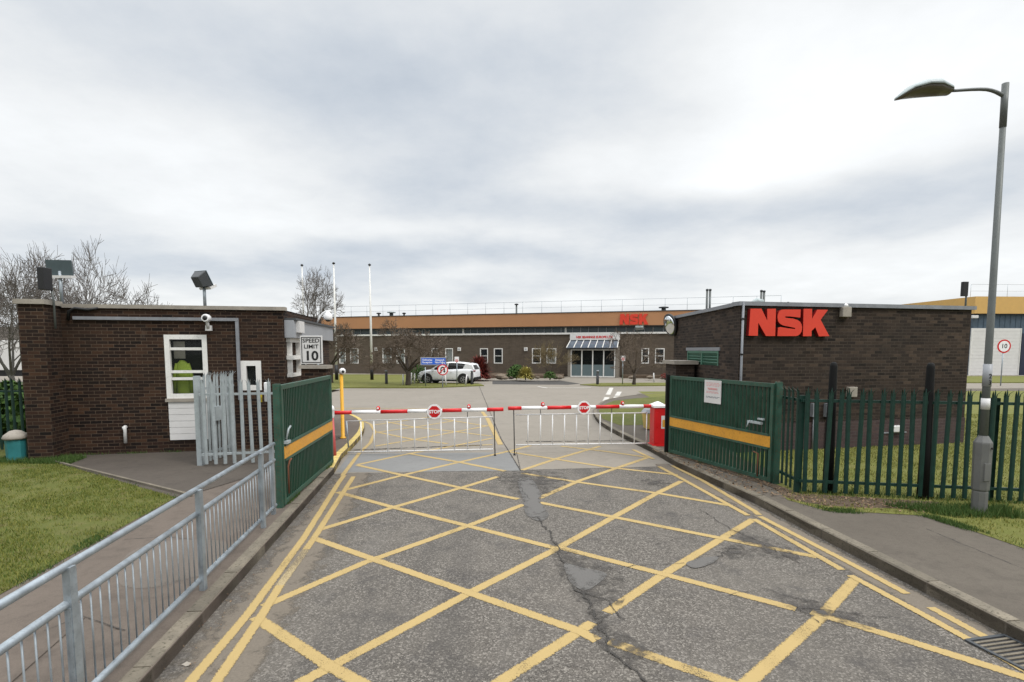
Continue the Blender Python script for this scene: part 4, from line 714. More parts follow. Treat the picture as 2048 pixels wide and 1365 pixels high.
wl = thing('bulkhead_light', 'white bulkhead light low on the switch house wall behind the fence', 'light', PR.p(u, z)); MB().wbox(PR, u-.16, u+.16, z-.07, z+.09, 0, .12).build('housing', M['cladw'], wl, bevel=.02); MB().wbox(PR, u-.38, u+.3, z-.1, z-.07, .0, .05).build('bracket', M['leadgrey'], wl)
m = MB()
for px, top, bot in ((1625, 804, 832), (1652, 818, 842)):
    u, z = PR.uz(px, 820); m = MB().wbox(PR, u-.07, u+.07, z-.16, z+.16, 0, .1).tube([PR.p(u, .12, .05), PR.p(u, z-.16, .05)], .02, 8).build('meter_box', M['leadgrey']); tag(m, 'small grey meter box behind the fence, '+('left' if px < 1630 else 'right')+' one of the pair', 'box', 'meter boxes on the switch house wall')
b = G(1372, 868, .12); pw2 = Plane(b+V(-1, 0, 0), b+V(1, 0, 0)); ua, ub = pw2.uz(1346, 740)[0], pw2.uz(1393, 740)[0]; zt_ = pw2.uz(1370, 722)[1]
bw = thing('bin_store_wall', 'low brick enclosure with stone slab top beside the switch house', 'wall', pw2.p(1, .12)); MB().wbox(pw2, ua+.08, ub-.06, .1, zt_-.1, -1.0, 0).build('brickwork', M['brickR'], bw); MB().wbox(pw2, ua, ub+.02, zt_-.1, zt_, -1.1, .1).build('slab_top', M['coping'], bw)
mc = PL.p(PL.L-.1, 0, .14); mz = HZ(mc, 650); mc.z = mz; mi_ = thing('convex_mirror', 'round traffic mirror with black rim on the back corner of the switch house', 'mirror', mc); ax = V(-.95, -.22, -.25).normalized(); r_ = .34
MB().lathe(mc, [(r_*.6, -.12), (r_, -.04), (r_*1.08, 0), (r_*1.08, .05), (r_*.97, .055)], 28, axis=ax).build('rim', M['black'], mi_); MB().lathe(mc+ax*.05, [(r_*.97, 0), (r_*.8, .03), (r_*.5, .055), (.01, .07)], 28, axis=ax).build('mirror_face', M['mirror'], mi_); MB().tube([mc-ax*.1, mc+V(.35, .1, -.1)], .03, 8).build('bracket', M['black'], mi_)
# ---------------------------------------------------------------- factory building
FA, FB = G(500, 744.2), G(1560, 759); PF = Plane(FA, FB)
fz = lambda x, y: PF.uz(x, y)[1]
zl, zcl, zfb, zft = fz(980, 670.5), fz(980, 668), fz(980, 655), fz(980, 630)
fc = thing('factory_building', 'long low brown brick factory with tan roof fascia, strip windows and glazed entrance', 'building', PF.p(PF.L/2, 0))
wins = [(678.5, 691.5, 'blind'), (700.5, 717, 'blind'), (765, 783, 'blind'), (793, 810, 'blind'), (863, 878, 'dark'), (890.5, 906, 'blind'), (960, 976, 'dark'), (987.7, 1005.4, 'dark'), (1064, 1082, 'dark'), (1093, 1112.5, 'blind'), (1283, 1298, 'dark'), (1310, 1329, 'dark')]
holes = [holeof(PF, a, b, 697, 727.5) for a, b, _ in wins]; ez0, ez1 = PF.uz(1143, 740)[0], PF.uz(1236, 740)[0]
hd = (ez0+.1, ez1-.1, .0, fz(1190, 700)); wallgrid(MB(), PF, 0, PF.L, 0, zl, holes+[hd], depth=.15).build('wall', M['brickF'], fc)
for (a, b, k) in wins: window(PF, a, b, 697, 727.5, fc, .085, (.5,) if k == 'dark' else (), inner=k, gl='glass' if k == 'dark' else 'glassl', rec=.06)
MB().wbox(PF, 0, PF.L, zl, zl+.16, -.5, .12).build('ledge', M['white'], fc)
m = MB(); m.wbox(PF, 0, PF.L, zl+.16, zfb, -.6, -.45); m.build('strip_window', M['clere'], fc); m = MB(); r = random.Random(5); u = .6
while u < PF.L-1: m.wbox(PF, u-.03, u+.03, zl+.16, zfb, -.45, -.40, 0); u += r.choice((.75, .75, .9, 1.1))
m.build('strip_window_mullion', M['greyp'], fc)
for px in (924, 1130, 700): u = PF.uz(px, 662)[0]; MB().wbox(PF, u-.09, u+.09, zl+.16, zfb, -.44, -.3).build('strip_window_post', M['white'], fc)
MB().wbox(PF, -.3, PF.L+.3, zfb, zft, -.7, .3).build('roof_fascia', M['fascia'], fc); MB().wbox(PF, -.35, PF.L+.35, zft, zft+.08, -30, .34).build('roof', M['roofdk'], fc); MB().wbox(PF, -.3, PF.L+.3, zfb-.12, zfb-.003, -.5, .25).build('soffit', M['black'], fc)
m = MB(); m.wbox(PF, 0, .3, 0, zfb, -30, -.62).wbox(PF, PF.L-.3, PF.L, 0, zfb, -30, -.62).wbox(PF, .3, PF.L-.3, 0, zfb, -30, -29.7); m.build('wall', M['brickF'], fc)
# entrance portico
ez = fz(1190, 680.5); g = 1.3; cz = fz(1190, 699); m = MB()
for s, ua in ((0, ez0), (1, ez1)): MB().wbox(PF, ua-.12+.02*s, ua+.14, 0, cz+.3, .0, g).build('entrance_pier', M['concrete'], fc)
MB().wbox(PF, ez0+.15, ez1-.1, cz-.1, cz+.02, g-.15, g).build('door_header', M['white'], fc)
m = MB(); n = 4; W_ = ez1-ez0-.3
for k in range(n+1): u = ez0+.18+(W_-.06)*k/n; m.wbox(PF, u-.05, u+.05, .02, cz-.1, g-.12, g-.02)
for k in range(n): u = ez0+.18+(W_-.06)*k/n; m.wbox(PF, u+.05, u+(W_-.06)/n-.05, .02, .12, g-.11, g-.03)
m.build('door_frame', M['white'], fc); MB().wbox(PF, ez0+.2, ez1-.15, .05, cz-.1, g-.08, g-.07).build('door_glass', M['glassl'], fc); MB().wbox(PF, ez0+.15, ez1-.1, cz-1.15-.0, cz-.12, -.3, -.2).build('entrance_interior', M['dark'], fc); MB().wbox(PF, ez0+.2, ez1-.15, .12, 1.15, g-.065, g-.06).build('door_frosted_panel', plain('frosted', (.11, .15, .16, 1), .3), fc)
c0, c1 = PF.p(ez0-.05, ez, .25), PF.p(ez1+.05, ez, .25); d0, d1 = PF.p(ez0-.2, cz+.12, g+.25), PF.p(ez1+.05, cz+.12, g+.25)
MB().face([d0, d1, c1, c0]).face([x-V(0, 0, .04) for x in (c0, c1, d1, d0)]).build('canopy_glazing', plain('canopy_glass', (.10, .12, .15, 1), .12), fc); m = MB()
for k in range(8): t = k/7; m.bar(c0.lerp(c1, t)+V(0, 0, .03), d0.lerp(d1, t)+V(0, 0, .03), .065, .05)
m.build('canopy_glazing_bar', M['white'], fc); MB().bar(d0-V(0, 0, .06), d1-V(0, 0, .06), .12, .14).build('canopy_gutter', M['black'], fc)
sa, sb_ = fz(1190, 680), fz(1190, 670); es = thing('entrance_sign', 'long white name board with red lettering over the factory entrance', 'sign', PF.p((ez0+ez1)/2, sa, .4)); MB().wbox(PF, ez0-.1, ez1+.15, sa-.02, sb_+.08, .25, .4).build('board', M['cladw'], es); lettering('NSK BEARINGS EUROPE LTD', (sb_-sa)*.62, PF, (ez0+ez1)/2, (sa+sb_)/2+.0, .41, M['red'], es, bold=.012, sx=.92)
# red letters on the fascia
la_, lb_ = PF.uz(1240, 640)[0], PF.uz(1297, 640)[0]; lz0, lz1 = fz(1268, 650), fz(1268, 628.5); l2 = thing('fascia_letters', 'small red letters NSK on the tan fascia of the factory roof', 'sign', PF.p((la_+lb_)/2, lz0, .3))
for P_ in (NP, SP, KP):
    m = MB(); m.plate(PF, [(la_+(x-128)/(1950-128)*(lb_-la_), lz1-(y-210)/620*(lz1-lz0)) for x, y in P_], .31, .4); m.build('letter', M['nsk'], l2)
# wall boxes
for px, lab in ((919, 'above the parked white car'), (1052, 'between the two middle factory windows'), (753, 'left of the big bare tree')):
    u, z = PF.uz(px, 699); x = thing('wall_lamp', 'small square white wall lamp on the factory '+lab, 'lamp', PF.p(u, z), group='square lamps on the factory wall'); MB().wbox(PF, u-.17, u+.17, z-.17, z+.17, 0, .12).build('housing', M['white'], x, bevel=.02); MB().wbox(PF, u-.09, u+.09, z-.09, z+.09, .12, .13).build('lens', M['greyp'], x)
u, z = PF.uz(1280, 657); x = thing('area_light', 'grey area light sticking out below the factory fascia', 'lamp', PF.p(u, z)); MB().obox(PF.p(u, z, .8), PF.t*.35, PF.n*.3+V(0, 0, .1), V(0, 0, .09)).build('housing', M['lamptop'], x, bevel=.03); MB().bar(PF.p(u, z+.05, -.1), PF.p(u, z+.05, .6), .07).build('arm', M['steel'], x)
# roof railing
def roof_rail(pl, u0, u1, zr, d, step, label, hh=.95):
    t = thing('roof_railing', label, 'railing', pl.p((u0+u1)/2, zr, d)); n = int((u1-u0)/step); m = MB().tube([pl.p(u0, zr+hh, d), pl.p(u1, zr+hh, d)], .015, 6).build('top_rail', M['galv'], t); MB().tube([pl.p(u0, zr+hh*.5, d), pl.p(u1, zr+hh*.5, d)], .012, 6).build('middle_rail', M['galv'], t)
    for k in range(n+1): u = u0+(u1-u0)*k/n; MB().tube([pl.p(u, zr, d), pl.p(u, zr+hh, d)], .016, 6).build('post', M['galv'], t)
roof_rail(PF, 5, PF.L, zft+.08, -1.0, 1.85, 'thin galvanised safety railing along the factory roof edge', 1.15)
def roofbox(px, y0, y1, w, label, mat='darkgrey', name='roof_vent', cat='vent', d=-2.0):
    u = PF.uz(px, 640)[0]; p = PF.p(u, zft+.08, d); z = HZ(p, y0); t = thing(name, label, cat, p); MB().lathe(p, [(w*.7, 0), (w*.7, .12), (w*.45, .14), (w*.45, max(.3, z-p.z-.16))], 12).build('stack', M['steel'], t); MB().lathe(V(p.x, p.y, max(p.z+.3, z-.14)), [(w*.5, 0), (w, .02), (w, .12), (w*.3, .16)], 12).build('cowl', M[mat], t)
roofbox(1021.5, 608, 0, .2, 'dark mushroom topped vent on the factory roof right of the car', 'black'); roofbox(1326, 614, 0, .45, 'wide dark vent box on the factory roof left of the switch house', 'darkgrey')
roofbox(764, 624, 0, .45, 'pale dish shaped vent on the factory roof right of the flagpoles', 'lamptop'); roofbox(738, 626, 0, .25, 'small black vent on the factory roof behind the right flagpole', 'black'); roofbox(790, 627, 0, .2, 'small black roof vent furthest right of the cluster near the flagpoles', 'black')
for px, top, lab in ((1414.5, 578, 'left pipe of the taller pair of flues'), (1420.5, 578, 'right pipe of the taller pair of flues'), (1523, 580, 'left pipe of the shorter pair of flues'), (1528.5, 581, 'right pipe of the shorter pair of flues')):
    p = atY(px, top, 58); x = thing('flue_pipe', lab+' behind the switch house', 'flue', V(p.x, 58, 5.5), group='flue pipes on the factory roof'); MB().tube([(p.x, 58, 4.5), (p.x, 58, p.z-.15)], .11, 10).build('pipe', M['steel'], x); MB().lathe((p.x, 58, p.z-.2), [(.14, 0), (.14, .15), (.05, .2)], 10).build('cap', M['darkgrey'], x)
# ---------------------------------------------------------------- far right workshop
WA, WB = G(1938, 751), G(2330, 750); PW = Plane(WA, WB); wz = lambda y: PW.uz(2000, y)[1]; ws = thing('workshop', 'large workshop with yellow fascia, blue grey cladding and white doors at the far right', 'building', PW.p(PW.L/2, 0))
zt1, zt2, zt3, zt4 = wz(594), wz(628), wz(657), wz(749); MB().wbox(PW, -.1, PW.L, zt2, zt1, -26, .25).build('roof_fascia', M['fasciay'], ws)
MB().wbox(PW, .1, PW.L-.1, 0, zt2-.1, -25, -.1).build('wall', M['bluegrey'], ws); m = MB()
for k in range(int(PW.L/.55)): m.wbox(PW, .1+k*.55, .14+k*.55, zt3, zt2-.11, -.1, -.07)
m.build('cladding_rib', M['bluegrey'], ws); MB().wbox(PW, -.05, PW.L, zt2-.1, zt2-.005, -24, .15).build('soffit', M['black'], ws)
def door(x0, x1, name, mat):
    u0, u1 = PW.uz(x0, 700)[0], PW.uz(x1, 700)[0]; m = MB(); n = 14
    for k in range(n): z0, z1 = zt3*k/n, zt3*(k+1)/n; m.wbox(PW, u0+.06, u1-.06, z0+.01, z1-.01, -.09, .01)
    m.wbox(PW, u0+.06, u1-.06, 0, zt3, -.09, -.02); d = m.build(name, M[mat], ws); MB().wbox(PW, u0, u0+.06, 0, zt3, -.09, .05).wbox(PW, u1-.06, u1, 0, zt3, -.09, .05).build('door_frame', M['white'], d); return d
MB().wbox(PW, .0, PW.uz(1939, 700)[0]+.2, 0, zt3, -.1, .0).build('corner_panel', M['coping'], ws); door(1941, 1974, 'shutter_door', 'cladw'); door(1976, 2040, 'shutter_door', 'cladw'); u0 = PW.uz(2042, 700)[0]; MB().wbox(PW, u0, u0+3.5, 0, zt3-.5, -.1, .01).build('shutter_door', plain('navy', (.01, .015, .04, 1), .3), ws); door(2150, 2200, 'shutter_door', 'cladw')
u, z = PW.uz(1946, 634); x = MB().wbox(PW, u-.3, u+.3, z-.15, z+.12, 0, .3).build('area_light', M['cladw'], bevel=.03); tag(x, 'white floodlight under the yellow fascia of the workshop', 'lamp')
roof_rail(PW, .5, PW.L-1, zt1, -1.0, 3.3, 'thin safety railing on the yellow workshop roof', 1.3)
p = atY(1930, 564, 16.5); pb = atY(1929, 612, 16.5); x = thing('panel_antenna', 'upright dark panel on a short pole at the right end of the switch house roof', 'antenna', V(pb.x, 16.5, H2)); MB().box(p.x-.08, p.x+.08, 16.45, 16.55, atY(1930, 593, 16.5).z, p.z).build('panel', M['black'], x, bevel=.01); MB().tube([(pb.x+.03, 16.5, H2), (pb.x+.03, 16.5, p.z-.1)], .025, 8).build('pole', M['steel'], x)
p = PR.p(PR.uz(1640, 604)[0], H2+.03, -2.5); x = thing('roof_hatch', 'low grey curved roof vent on the switch house roof behind the red letters', 'vent', p); MB().tube([p, p+V(.0, 0, .22), p+V(.12, 0, .3), p+V(.28, 0, .26)], .09, 10).build('cowl', M['lamptop'], x); MB().tube([p+V(.3, 0, .2), p+V(1.0, 0, .22)], .025, 8).tube([p+V(1.0, 0, 0), p+V(1.0, 0, .28)], .03, 8).build('pipe', M['darkgrey'], x)
# ---------------------------------------------------------------- flagpoles
for px, base, bx, top, lab in ((600, 757, 611, 526, 'furthest left of the three, in front of the tall bare tree'), (668, 760, 673.5, 522, 'middle one of the three flagpoles'), (738.5, 760, 744, 525, 'furthest right of the three flagpoles')):
    b = G(bx, base, .06); z = HZ(b, top); t = thing('flagpole', 'white flagpole with black foot, '+lab.replace(', in front of the tall bare tree', ''), 'flagpole', b, group='flagpoles on the grass verge'); MB().tube([b+V(0, 0, .6), b+V(0, 0, z*.5), b+V(0, 0, z-.3)], [.10, .085, .045], 10).build('pole', M['white'], t); MB().tube([b, b+V(0, 0, 1.2)], .135, 10).build('foot', M['black'], t); MB().lathe(b+V(0, 0, z-.36), [(.03, 0), (.12, .06), (.12, .12), (.03, .2)], 12).build('finial', M['black'], t)
# ---------------------------------------------------------------- car
def car(base, yaw, label, Lc=4.5, Hc=1.64):
    t = thing('parked_car', label, 'car', base, yaw)          # local x: front of the car at -x
    def ring(x, zb, zs, w, n=None): return x, zb, zs, w
    st = [(-2.24, .34, .62, .60), (-2.18, .26, .80, .80), (-1.95, .22, .93, .88), (-1.5, .22, 1.02, .91), (-1.05, .22, 1.06, .92), (-.3, .22, 1.08, .925), (.6, .22, 1.10, .925), (1.4, .24, 1.14, .92), (1.9, .28, 1.16, .89), (2.15, .34, 1.12, .84), (2.25, .45, .95, .76)]
    rings = []
    for x, zb, zs, w in st: rings.append([V(x, yy*w, zz) for yy, zz in ((0, zb), (.86, zb), (.98, zb+.12), (1.0, (zb+zs)/2), (.985, zs-.12), (.90, zs), (0, zs+.02), (-.90, zs), (-.985, zs-.12), (-1.0, (zb+zs)/2), (-.98, zb+.12), (-.86, zb))])
    MB().grid(rings).build('body', M['carw'], t, local=True, sub=2)
    gs = [(-1.12, 1.02, 1.04, .80), (-.72, 1.02, 1.30, .76), (-.25, 1.04, 1.55, .68), (.4, 1.05, 1.60, .67), (1.2, 1.08, 1.56, .65), (1.75, 1.1, 1.42, .62), (2.12, 1.08, 1.10, .70)]
    MB().grid([[V(x, yy*(.86 if k in (0, 1, 4, 5) else w/ .86*.86/ .86) if False else yy*ww, zz) for k, (yy, ww, zz) in enumerate(((0, 1, zb), (1, .87, zb), (1, w, zt_), (0, 1, zt_+.03), (-1, w, zt_), (-1, .87, zb)))] for x, zb, zt_, w in gs]).build('glasshouse', M['black'], t, local=True, sub=1)
    rs = [(-.42, 1.47, .60), (-.2, 1.56, .66), (.4, 1.62, .67), (1.2, 1.585, .65), (1.7, 1.50, .63), (2.05, 1.42, .60)]
    MB().grid([[V(x, yy*w, z+dz) for yy, dz in ((0, .035), (.7, .02), (1.0, -.05), (.98, -.10), (0, -.02), (-.98, -.10), (-1.0, -.05), (-.7, .02))] for x, z, w in rs]).build('roof', M['carw'], t, local=True, sub=1)
    for s in (-1, 1):
        m = MB()
        for a, b in (((-1.1, .84*s, 1.04), (-.38, .665*s, 1.5)), ((.12, .86*s, 1.05), (.2, .70*s, 1.55)),): m.bar(a, b, .07, .05, up=V(0, s, 0))
        m.build('pillar', M['carw'], t, local=True)
        m = MB(); m.grid([[V(x, s*y, z) for x, z in ((1.25, 1.06), (2.2, 1.04), (2.02, 1.44), (1.55, 1.54))] for y in (.60, .80)] if s > 0 else [[V(x, s*y, z) for x, z in ((1.25, 1.06), (2.2, 1.04), (2.02, 1.44), (1.55, 1.54))] for y in (.80, .60)], sm=False); m.build('rear_quarter', M['carw'], t, local=True, bevel=.05)
        for x in (-1.38, 1.38):
            w_ = MB().lathe((x, s*.70, .35), [(.30, 0), (.345, .02), (.35, .11), (.345, .2), (.30, .225)], 24, axis=V(0, s, 0)).build('wheel', M['tyre'], t, local=True)
            m = MB(); m.lathe((x, s*.915, .35), [(.225, 0), (.22, .012), (.19, .012), (.185, 0)], 20, axis=V(0, s, 0))
            for k in range(5): a = 2*math.pi*k/5; m.bar((x, s*.925, .35), (x+.2*math.cos(a), s*.925, .35+.2*math.sin(a)), .05, .02, up=V(0, s, 0))
            m.build('rim', M['rim'], w_, local=True); MB().lathe((x, s*.86, .38), [(.42, 0), (.43, .062), (.40, .066)], 24, axis=V(0, s, 0)).build('wheel_arch', M['black'], t, local=True)
        MB().obox((0, s*.90, .27), V(1.0, 0, 0), V(0, .03, 0), V(0, 0, .05)).build('sill_trim', M['black'], t, local=True); MB().obox((-.85, s*1.0, 1.08), V(.06, 0, 0), V(0, .1, 0), V(0, 0, .07)).build('door_mirror', M['carw'], t, local=True, bevel=.03)
        MB().obox((2.12, s*.72, .98), V(.13, 0, 0), V(0, .12, 0), V(0, 0, .035)).build('tail_light', M['nskside'], t, local=True, bevel=.02); MB().obox((-2.1, s*.68, .78), V(.12, 0, 0), V(0, .14, 0), V(0, 0, .06)).build('headlight', M['glassl'], t, local=True, bevel=.03); MB().obox((.5, s*.935, .88), V(.09, 0, 0), V(0, .01, 0), V(0, 0, .015)).build('door_handle', M['carw'], t, local=True)
    MB().obox((2.16, 0, .42), V(.1, 0, 0), V(0, .78, 0), V(0, 0, .12)).build('rear_bumper', M['black'], t, local=True, bevel=.04); MB().obox((-2.2, 0, .6), V(.05, 0, 0), V(0, .5, 0), V(0, 0, .12)).build('grille', M['black'], t, local=True, bevel=.03); MB().grid([[V(1.93, y, 1.42) for y in (-.5, .5)]+[V(1.9, y, 1.42) for y in (.5, -.5)], [V(2.2, y, 1.1) for y in (-.6, .6)]+[V(2.17, y, 1.1) for y in (.6, -.6)]], sm=False).build('rear_window', M['black'], t, local=True)
    return t
cb = G(898, 767.5); car(cb, math.radians(-12), 'white sport utility car parked in front of the factory')
# ---------------------------------------------------------------- signs and small posts by the road
def pole_sign(b, top, label, name='traffic_sign', r=.035): 
    t = thing(name, label, 'sign', b); z = HZ(b, top); MB().tube([b, V(b.x, b.y, z)], r, 8).build('pole', M['galv'], t); return t, z
b = G(851, 773, .06); t, z = pole_sign(b, 735, 'blue direction board with white lettering on a grey pole beside the big bare tree', 'direction_sign'); pp = Plane(b+V(-1, 0, 0), b+V(1, 0, 0)); ua, ub = pp.uz(841, 725)[0], pp.uz(893, 725)[0]; za, zb5 = pp.uz(870, 731)[1], pp.uz(870, 715)[1]
MB().wbox(pp, ua, ub, za, zb5, .03, .06).build('board', M['greyp'], t, bevel=.01); MB().wbox(pp, ua+.07, ub-.05, za+.06, zb5-.06, .06, .066).build('blue_face', M['blue'], t)
for sx_, tx1, tx2 in ((.27, 'Deliveries', 'Reception'), (.75, 'Despatch', 'Visitors Parking')):
    for k, s_ in ((.66, tx1), (.36, tx2)): lettering(s_, .17, pp, ua+(ub-ua)*sx_, za+(zb5-za)*k, .069, M['whiteb'], t, bold=.004, sx=.95 if len(s_) < 12 else .62)
bp = G(885, 774, .06); MB().tube([bp, bp+V(0, .0, za+.2)], .03, 8).build('pole', M['galv'], t)
b = G(885.5, 775, .06); t, z = pole_sign(b, 745, 'round no U turn sign with red ring in front of the white car'); pp = Plane(b+V(-1, 0, 0), b+V(1, 0, 0)); u, z = pp.uz(885.5, 740); R_ = .36
m = MB(); octa(pp, u, z, R_, .04, .055, m, 28); m.build('sign_plate', M['red'], t); octa(pp, u, z, R_*.80, .055, .06, MB(), 28).build('white_face', M['whiteb'], t)
m = MB(); a_ = [(u+.15*math.cos(k), z+.05+.15*math.sin(k)) for k in [math.pi*i/10 for i in range(11)]]; m.plate(pp, a_+[(u-.15, z-.22), (u-.07, z-.22)]+[(u-.07+.0*1, z+.05)]+[(u+.07*math.cos(k), z+.05+.07*math.sin(k)) for k in [math.pi-math.pi*i/6 for i in range(1, 7)]]+[(u+.07, z-.08), (u+.02, z-.08), (u+.11, z-.2), (u+.2, z-.08), (u+.15, z-.08)], .06, .064); m.build('turn_arrow', M['black'], t)
MB().obox(pp.p(u, z, .067), (pp.t*.707+V(0, 0, .707))*R_*.8, (pp.t*-.707+V(0, 0, .707))*.03, pp.n*.003).build('red_slash', M['red'], t)
for px, base, top, sq, lab in ((914, 770, 714, .28, 'small white sign with red foot on a thin pole behind the car roof line'), (1245, 769, 712, .28, 'small pink and white sign on a pole right of the factory entrance')):
    b = G(px, base, .06); t, z = pole_sign(b, top, lab); pp = Plane(b+V(-1, 0, 0), b+V(1, 0, 0)); z = pp.uz(px, top)[1]; MB().wbox(pp, 1-sq*.55, 1+sq*.55, z-sq*1.3, z, .03, .05).build('sign_plate', M['whiteb'], t); octa(pp, 1, z-sq*(1.0 if px < 1000 else .8), sq*.42, .05, .055, MB(), 18).build('red_symbol', M['pink'], t)
b = G(2001, 772, .06); t, z = pole_sign(b, 700, 'round white speed sign with red ring in front of the workshop doors'); pp = Plane(b+V(-1, 0, 0), b+V(1, 0, 0)); u, z = pp.uz(2003, 693); octa(pp, 1, z, .46, .04, .055, MB(), 28).build('sign_plate', M['red'], t); octa(pp, 1, z, .36, .055, .06, MB(), 28).build('white_face', M['whiteb'], t); lettering('10', .42, pp, 1, z, .062, M['black'], t, bold=.006)
for px, base, h, lab in ((773, 768, .98, 'between the right flagpole and the big bare tree'), (1195, 769, 1.0, 'on the strip in front of the factory entrance'), (944, 769, 1.0, 'behind the tail of the white car')):
    b = G(px, base, .06); t = thing('bollard', 'black bollard with pale cap '+lab, 'bollard', b, group='black bollards along the verge'); MB().lathe(b, [(.11, 0), (.10, .05), (.095, h-.2)], 12).build('shaft', M['black'], t); MB().lathe(b+V(0, 0, h-.2), [(.08, 0), (.08, .1), (.11, .1), (.10, .17), (.03, .2)], 12).build('cap', M['leadgrey'], t)
for px, base, h, lab in ((806, 770, .75, 'leaning beside the big bare tree on its left'), (829, 768, .75, 'right of the big bare tree'), (823, 768, .8, 'close to the right of the big bare tree trunk'), (892, 771, .7, 'in front of the car door'), (931, 771, .75, 'in front of the rear wheel of the car'), (1308, 765, .7, 'on the far paving right of the entrance')):
    b = G(px, base, .06); x = MB().tube([b, b+V(random.uniform(-.08, .12), 0, h)], [.055, .045], 8).build('marker_post', M['cladw']); tag(x, 'short white marker post '+lab, 'post', 'white marker posts on the verge')
# teal litter bollard, left
b = G(35, 921, .13); t = thing('litter_bin', 'teal litter bin with domed pale lid on the left lawn', 'bin', b); zt_ = HZ(b, 851); MB().lathe(b, [(.19, 0), (.19, .04), (.175, .05), (.19, zt_-.42)], 10, sm=False).build('body', M['teal'], t); MB().lathe(b+V(0, 0, zt_-.42), [(.22, 0), (.23, .03), (.2, .09), (.1, .17), (.02, .19)], 16).build('lid', M['coping'], t)
# parked truck and bits beyond the fence at the left
b = G(20, 768); t = thing('box_van', 'white box van seen beyond the far left fence', 'van', b); MB().box(b.x-3.5, b.x+.9, b.y, b.y+2.2, 1.0, 3.2).build('box_body', M['cladw'], t, bevel=.03); MB().box(b.x+.95, b.x+2.3, b.y+.1, b.y+2.1, .9, 2.6).build('cab', M['cladw'], t, bevel=.15); MB().box(b.x+1.5, b.x+2.34, b.y+.06, b.y+2.14, 1.7, 2.4).build('cab_window', M['black'], t, bevel=.05)
for x_ in (-2.6, 1.5): MB().lathe((b.x+x_, b.y-.02, .45), [(.3, 0), (.45, .02), (.45, .25), (.3, .27)], 18, axis=V(0, 1, 0)).build('wheel', M['tyre'], t)
MB().box(b.x-3.4, b.x+2.2, b.y+.2, b.y+2.0, .55, .98).build('chassis', M['black'], t)
# ---------------------------------------------------------------- trees and plants
def tree(base, H, seed, spread=.55, trunk=.2, th=.25, lv=6, lean=(0, 0), mats=('bark', 'twig'), droop=0.0, label='', kids=(3, 4), tw=.011, group=None, upb=.25, lr=.72, name='bare_tree', R_=None):
    r = random.Random(seed); t = thing(name, label, 'tree', base, group=group); mt, mc = MB(), MB()
    def br(p, d, L, rad, k):
        n = 3 if k < 3 else 2; pts = [p]; q = p.copy(); dd = d.copy()
        if p.z < base[2]+H*.32 and d.z < .25: d = V(d.x, d.y, .3).normalized(); dd = d.copy()
        for i in range(n):
            dd = (dd+V(r.uniform(-1, 1), r.uniform(-1, 1), r.uniform(-1, 1))*.16+V(0, 0, upb*.25-droop*.2*k/lv)).normalized(); q = q+dd*(L/n); pts.append(q.copy())
        e = max(tw*.5, rad*.62); rs = [rad+(e-rad)*i/n for i in range(n+1)]
        (mt if k < 2 else mc).tube(pts, rs, 7 if k < 2 else (4 if k < 4 else 3), caps=False, sm=k < 4)
        if k >= lv: return
        nk = r.randint(*kids)
        for j in range(nk):
            s = r.uniform(.35, 1) if j else 1.0; i = min(n-1, int(s*n)); a = pts[i].lerp(pts[i+1], s*n-i) if s < 1 else pts[-1]
            side = dd.orthogonal().normalized(); side = Matrix.Rotation(r.uniform(0, 2*math.pi), 3, dd) @ side; sp_ = r.uniform(.6, 1.25)*spread
            nd = (dd+side*sp_*(1.5 if j else .6)).normalized(); br(a, nd, L*r.uniform(lr-.1, lr+.08), max(tw, e*(.9 if j == 0 else .7)), k+1)
    b = V(*base); L0 = H*th; top = b+V(lean[0], lean[1], L0); mt.tube([b-V(0, 0, .1), b+V(0, 0, .15), b.lerp(top, .6)+V(.03, 0, 0), top], [trunk*1.3, trunk, trunk*.85, trunk*.8], 9)
    for j in range(kids[1]+1): a = 2*math.pi*(j+r.random()*.6)/(kids[1]+1); br(top-V(0, 0, L0*.25*r.random()), V(math.cos(a)*spread*1.3, math.sin(a)*spread*1.3, 1.05).normalized(), H*(1-th)*.40, trunk*.5, 1)
    if R_:
        A_ = np.array(mc.v); hz = np.percentile(A_[:, 2]-b.z, 99.7); hr = np.percentile(np.hypot(A_[:, 0]-b.x, A_[:, 1]-b.y), 97); kz, kr = H/hz, R_/hr
        for mm in (mt, mc): mm.v = [(b.x+(x-b.x)*(kr if mm is mc or z-b.z > L0*1.05 else 1+(kr-1)*max(0, (z-b.z)/(L0*1.05))), b.y+(y-b.y)*(kr if mm is mc or z-b.z > L0*1.05 else 1+(kr-1)*max(0, (z-b.z)/(L0*1.05))), b.z+(z-b.z)*kz) for x, y, z in mm.v]
    mt.build('trunk', M[mats[0]], t); mc.build('crown', M[mats[1]], t); return t
tree(G(816, 770.5, .06), 4.3, 11, R_=3.0, spread=.65, trunk=.18, th=.27, lv=7, label='wide bare spreading tree on the verge left of the white car', kids=(2, 4), upb=.05, tw=.013)
tree(G(662, 766, .06), 4.4, 5, R_=2.8, spread=.65, trunk=.16, th=.32, lv=7, label='bare brown tree on the verge beside the middle flagpole', kids=(2, 4), upb=.05, tw=.013)
tree(G(1268, 769.5, .06), 3.8, 23, R_=2.3, spread=.75, trunk=.13, th=.2, lv=7, label='small bare tree on the strip right of the factory entrance', kids=(2, 3), upb=.1, tw=.012)
tree(G(630, 757, .06), 9.3, 31, R_=2.6, spread=.62, trunk=.2, th=.35, lv=6, label='tallest bare tree behind the left flagpole', kids=(3, 4), upb=.12, tw=.014, mats=('barkg', 'twigg'), lr=.66)
tree(V(-24.8, 27, .1), 7.3, 41, R_=3.8, spread=.65, trunk=.17, th=.15, lv=6, label='large grey bare tree at the far left behind the gatehouse', kids=(3, 4), mats=('barkg', 'twigg'), upb=.3, tw=.013)
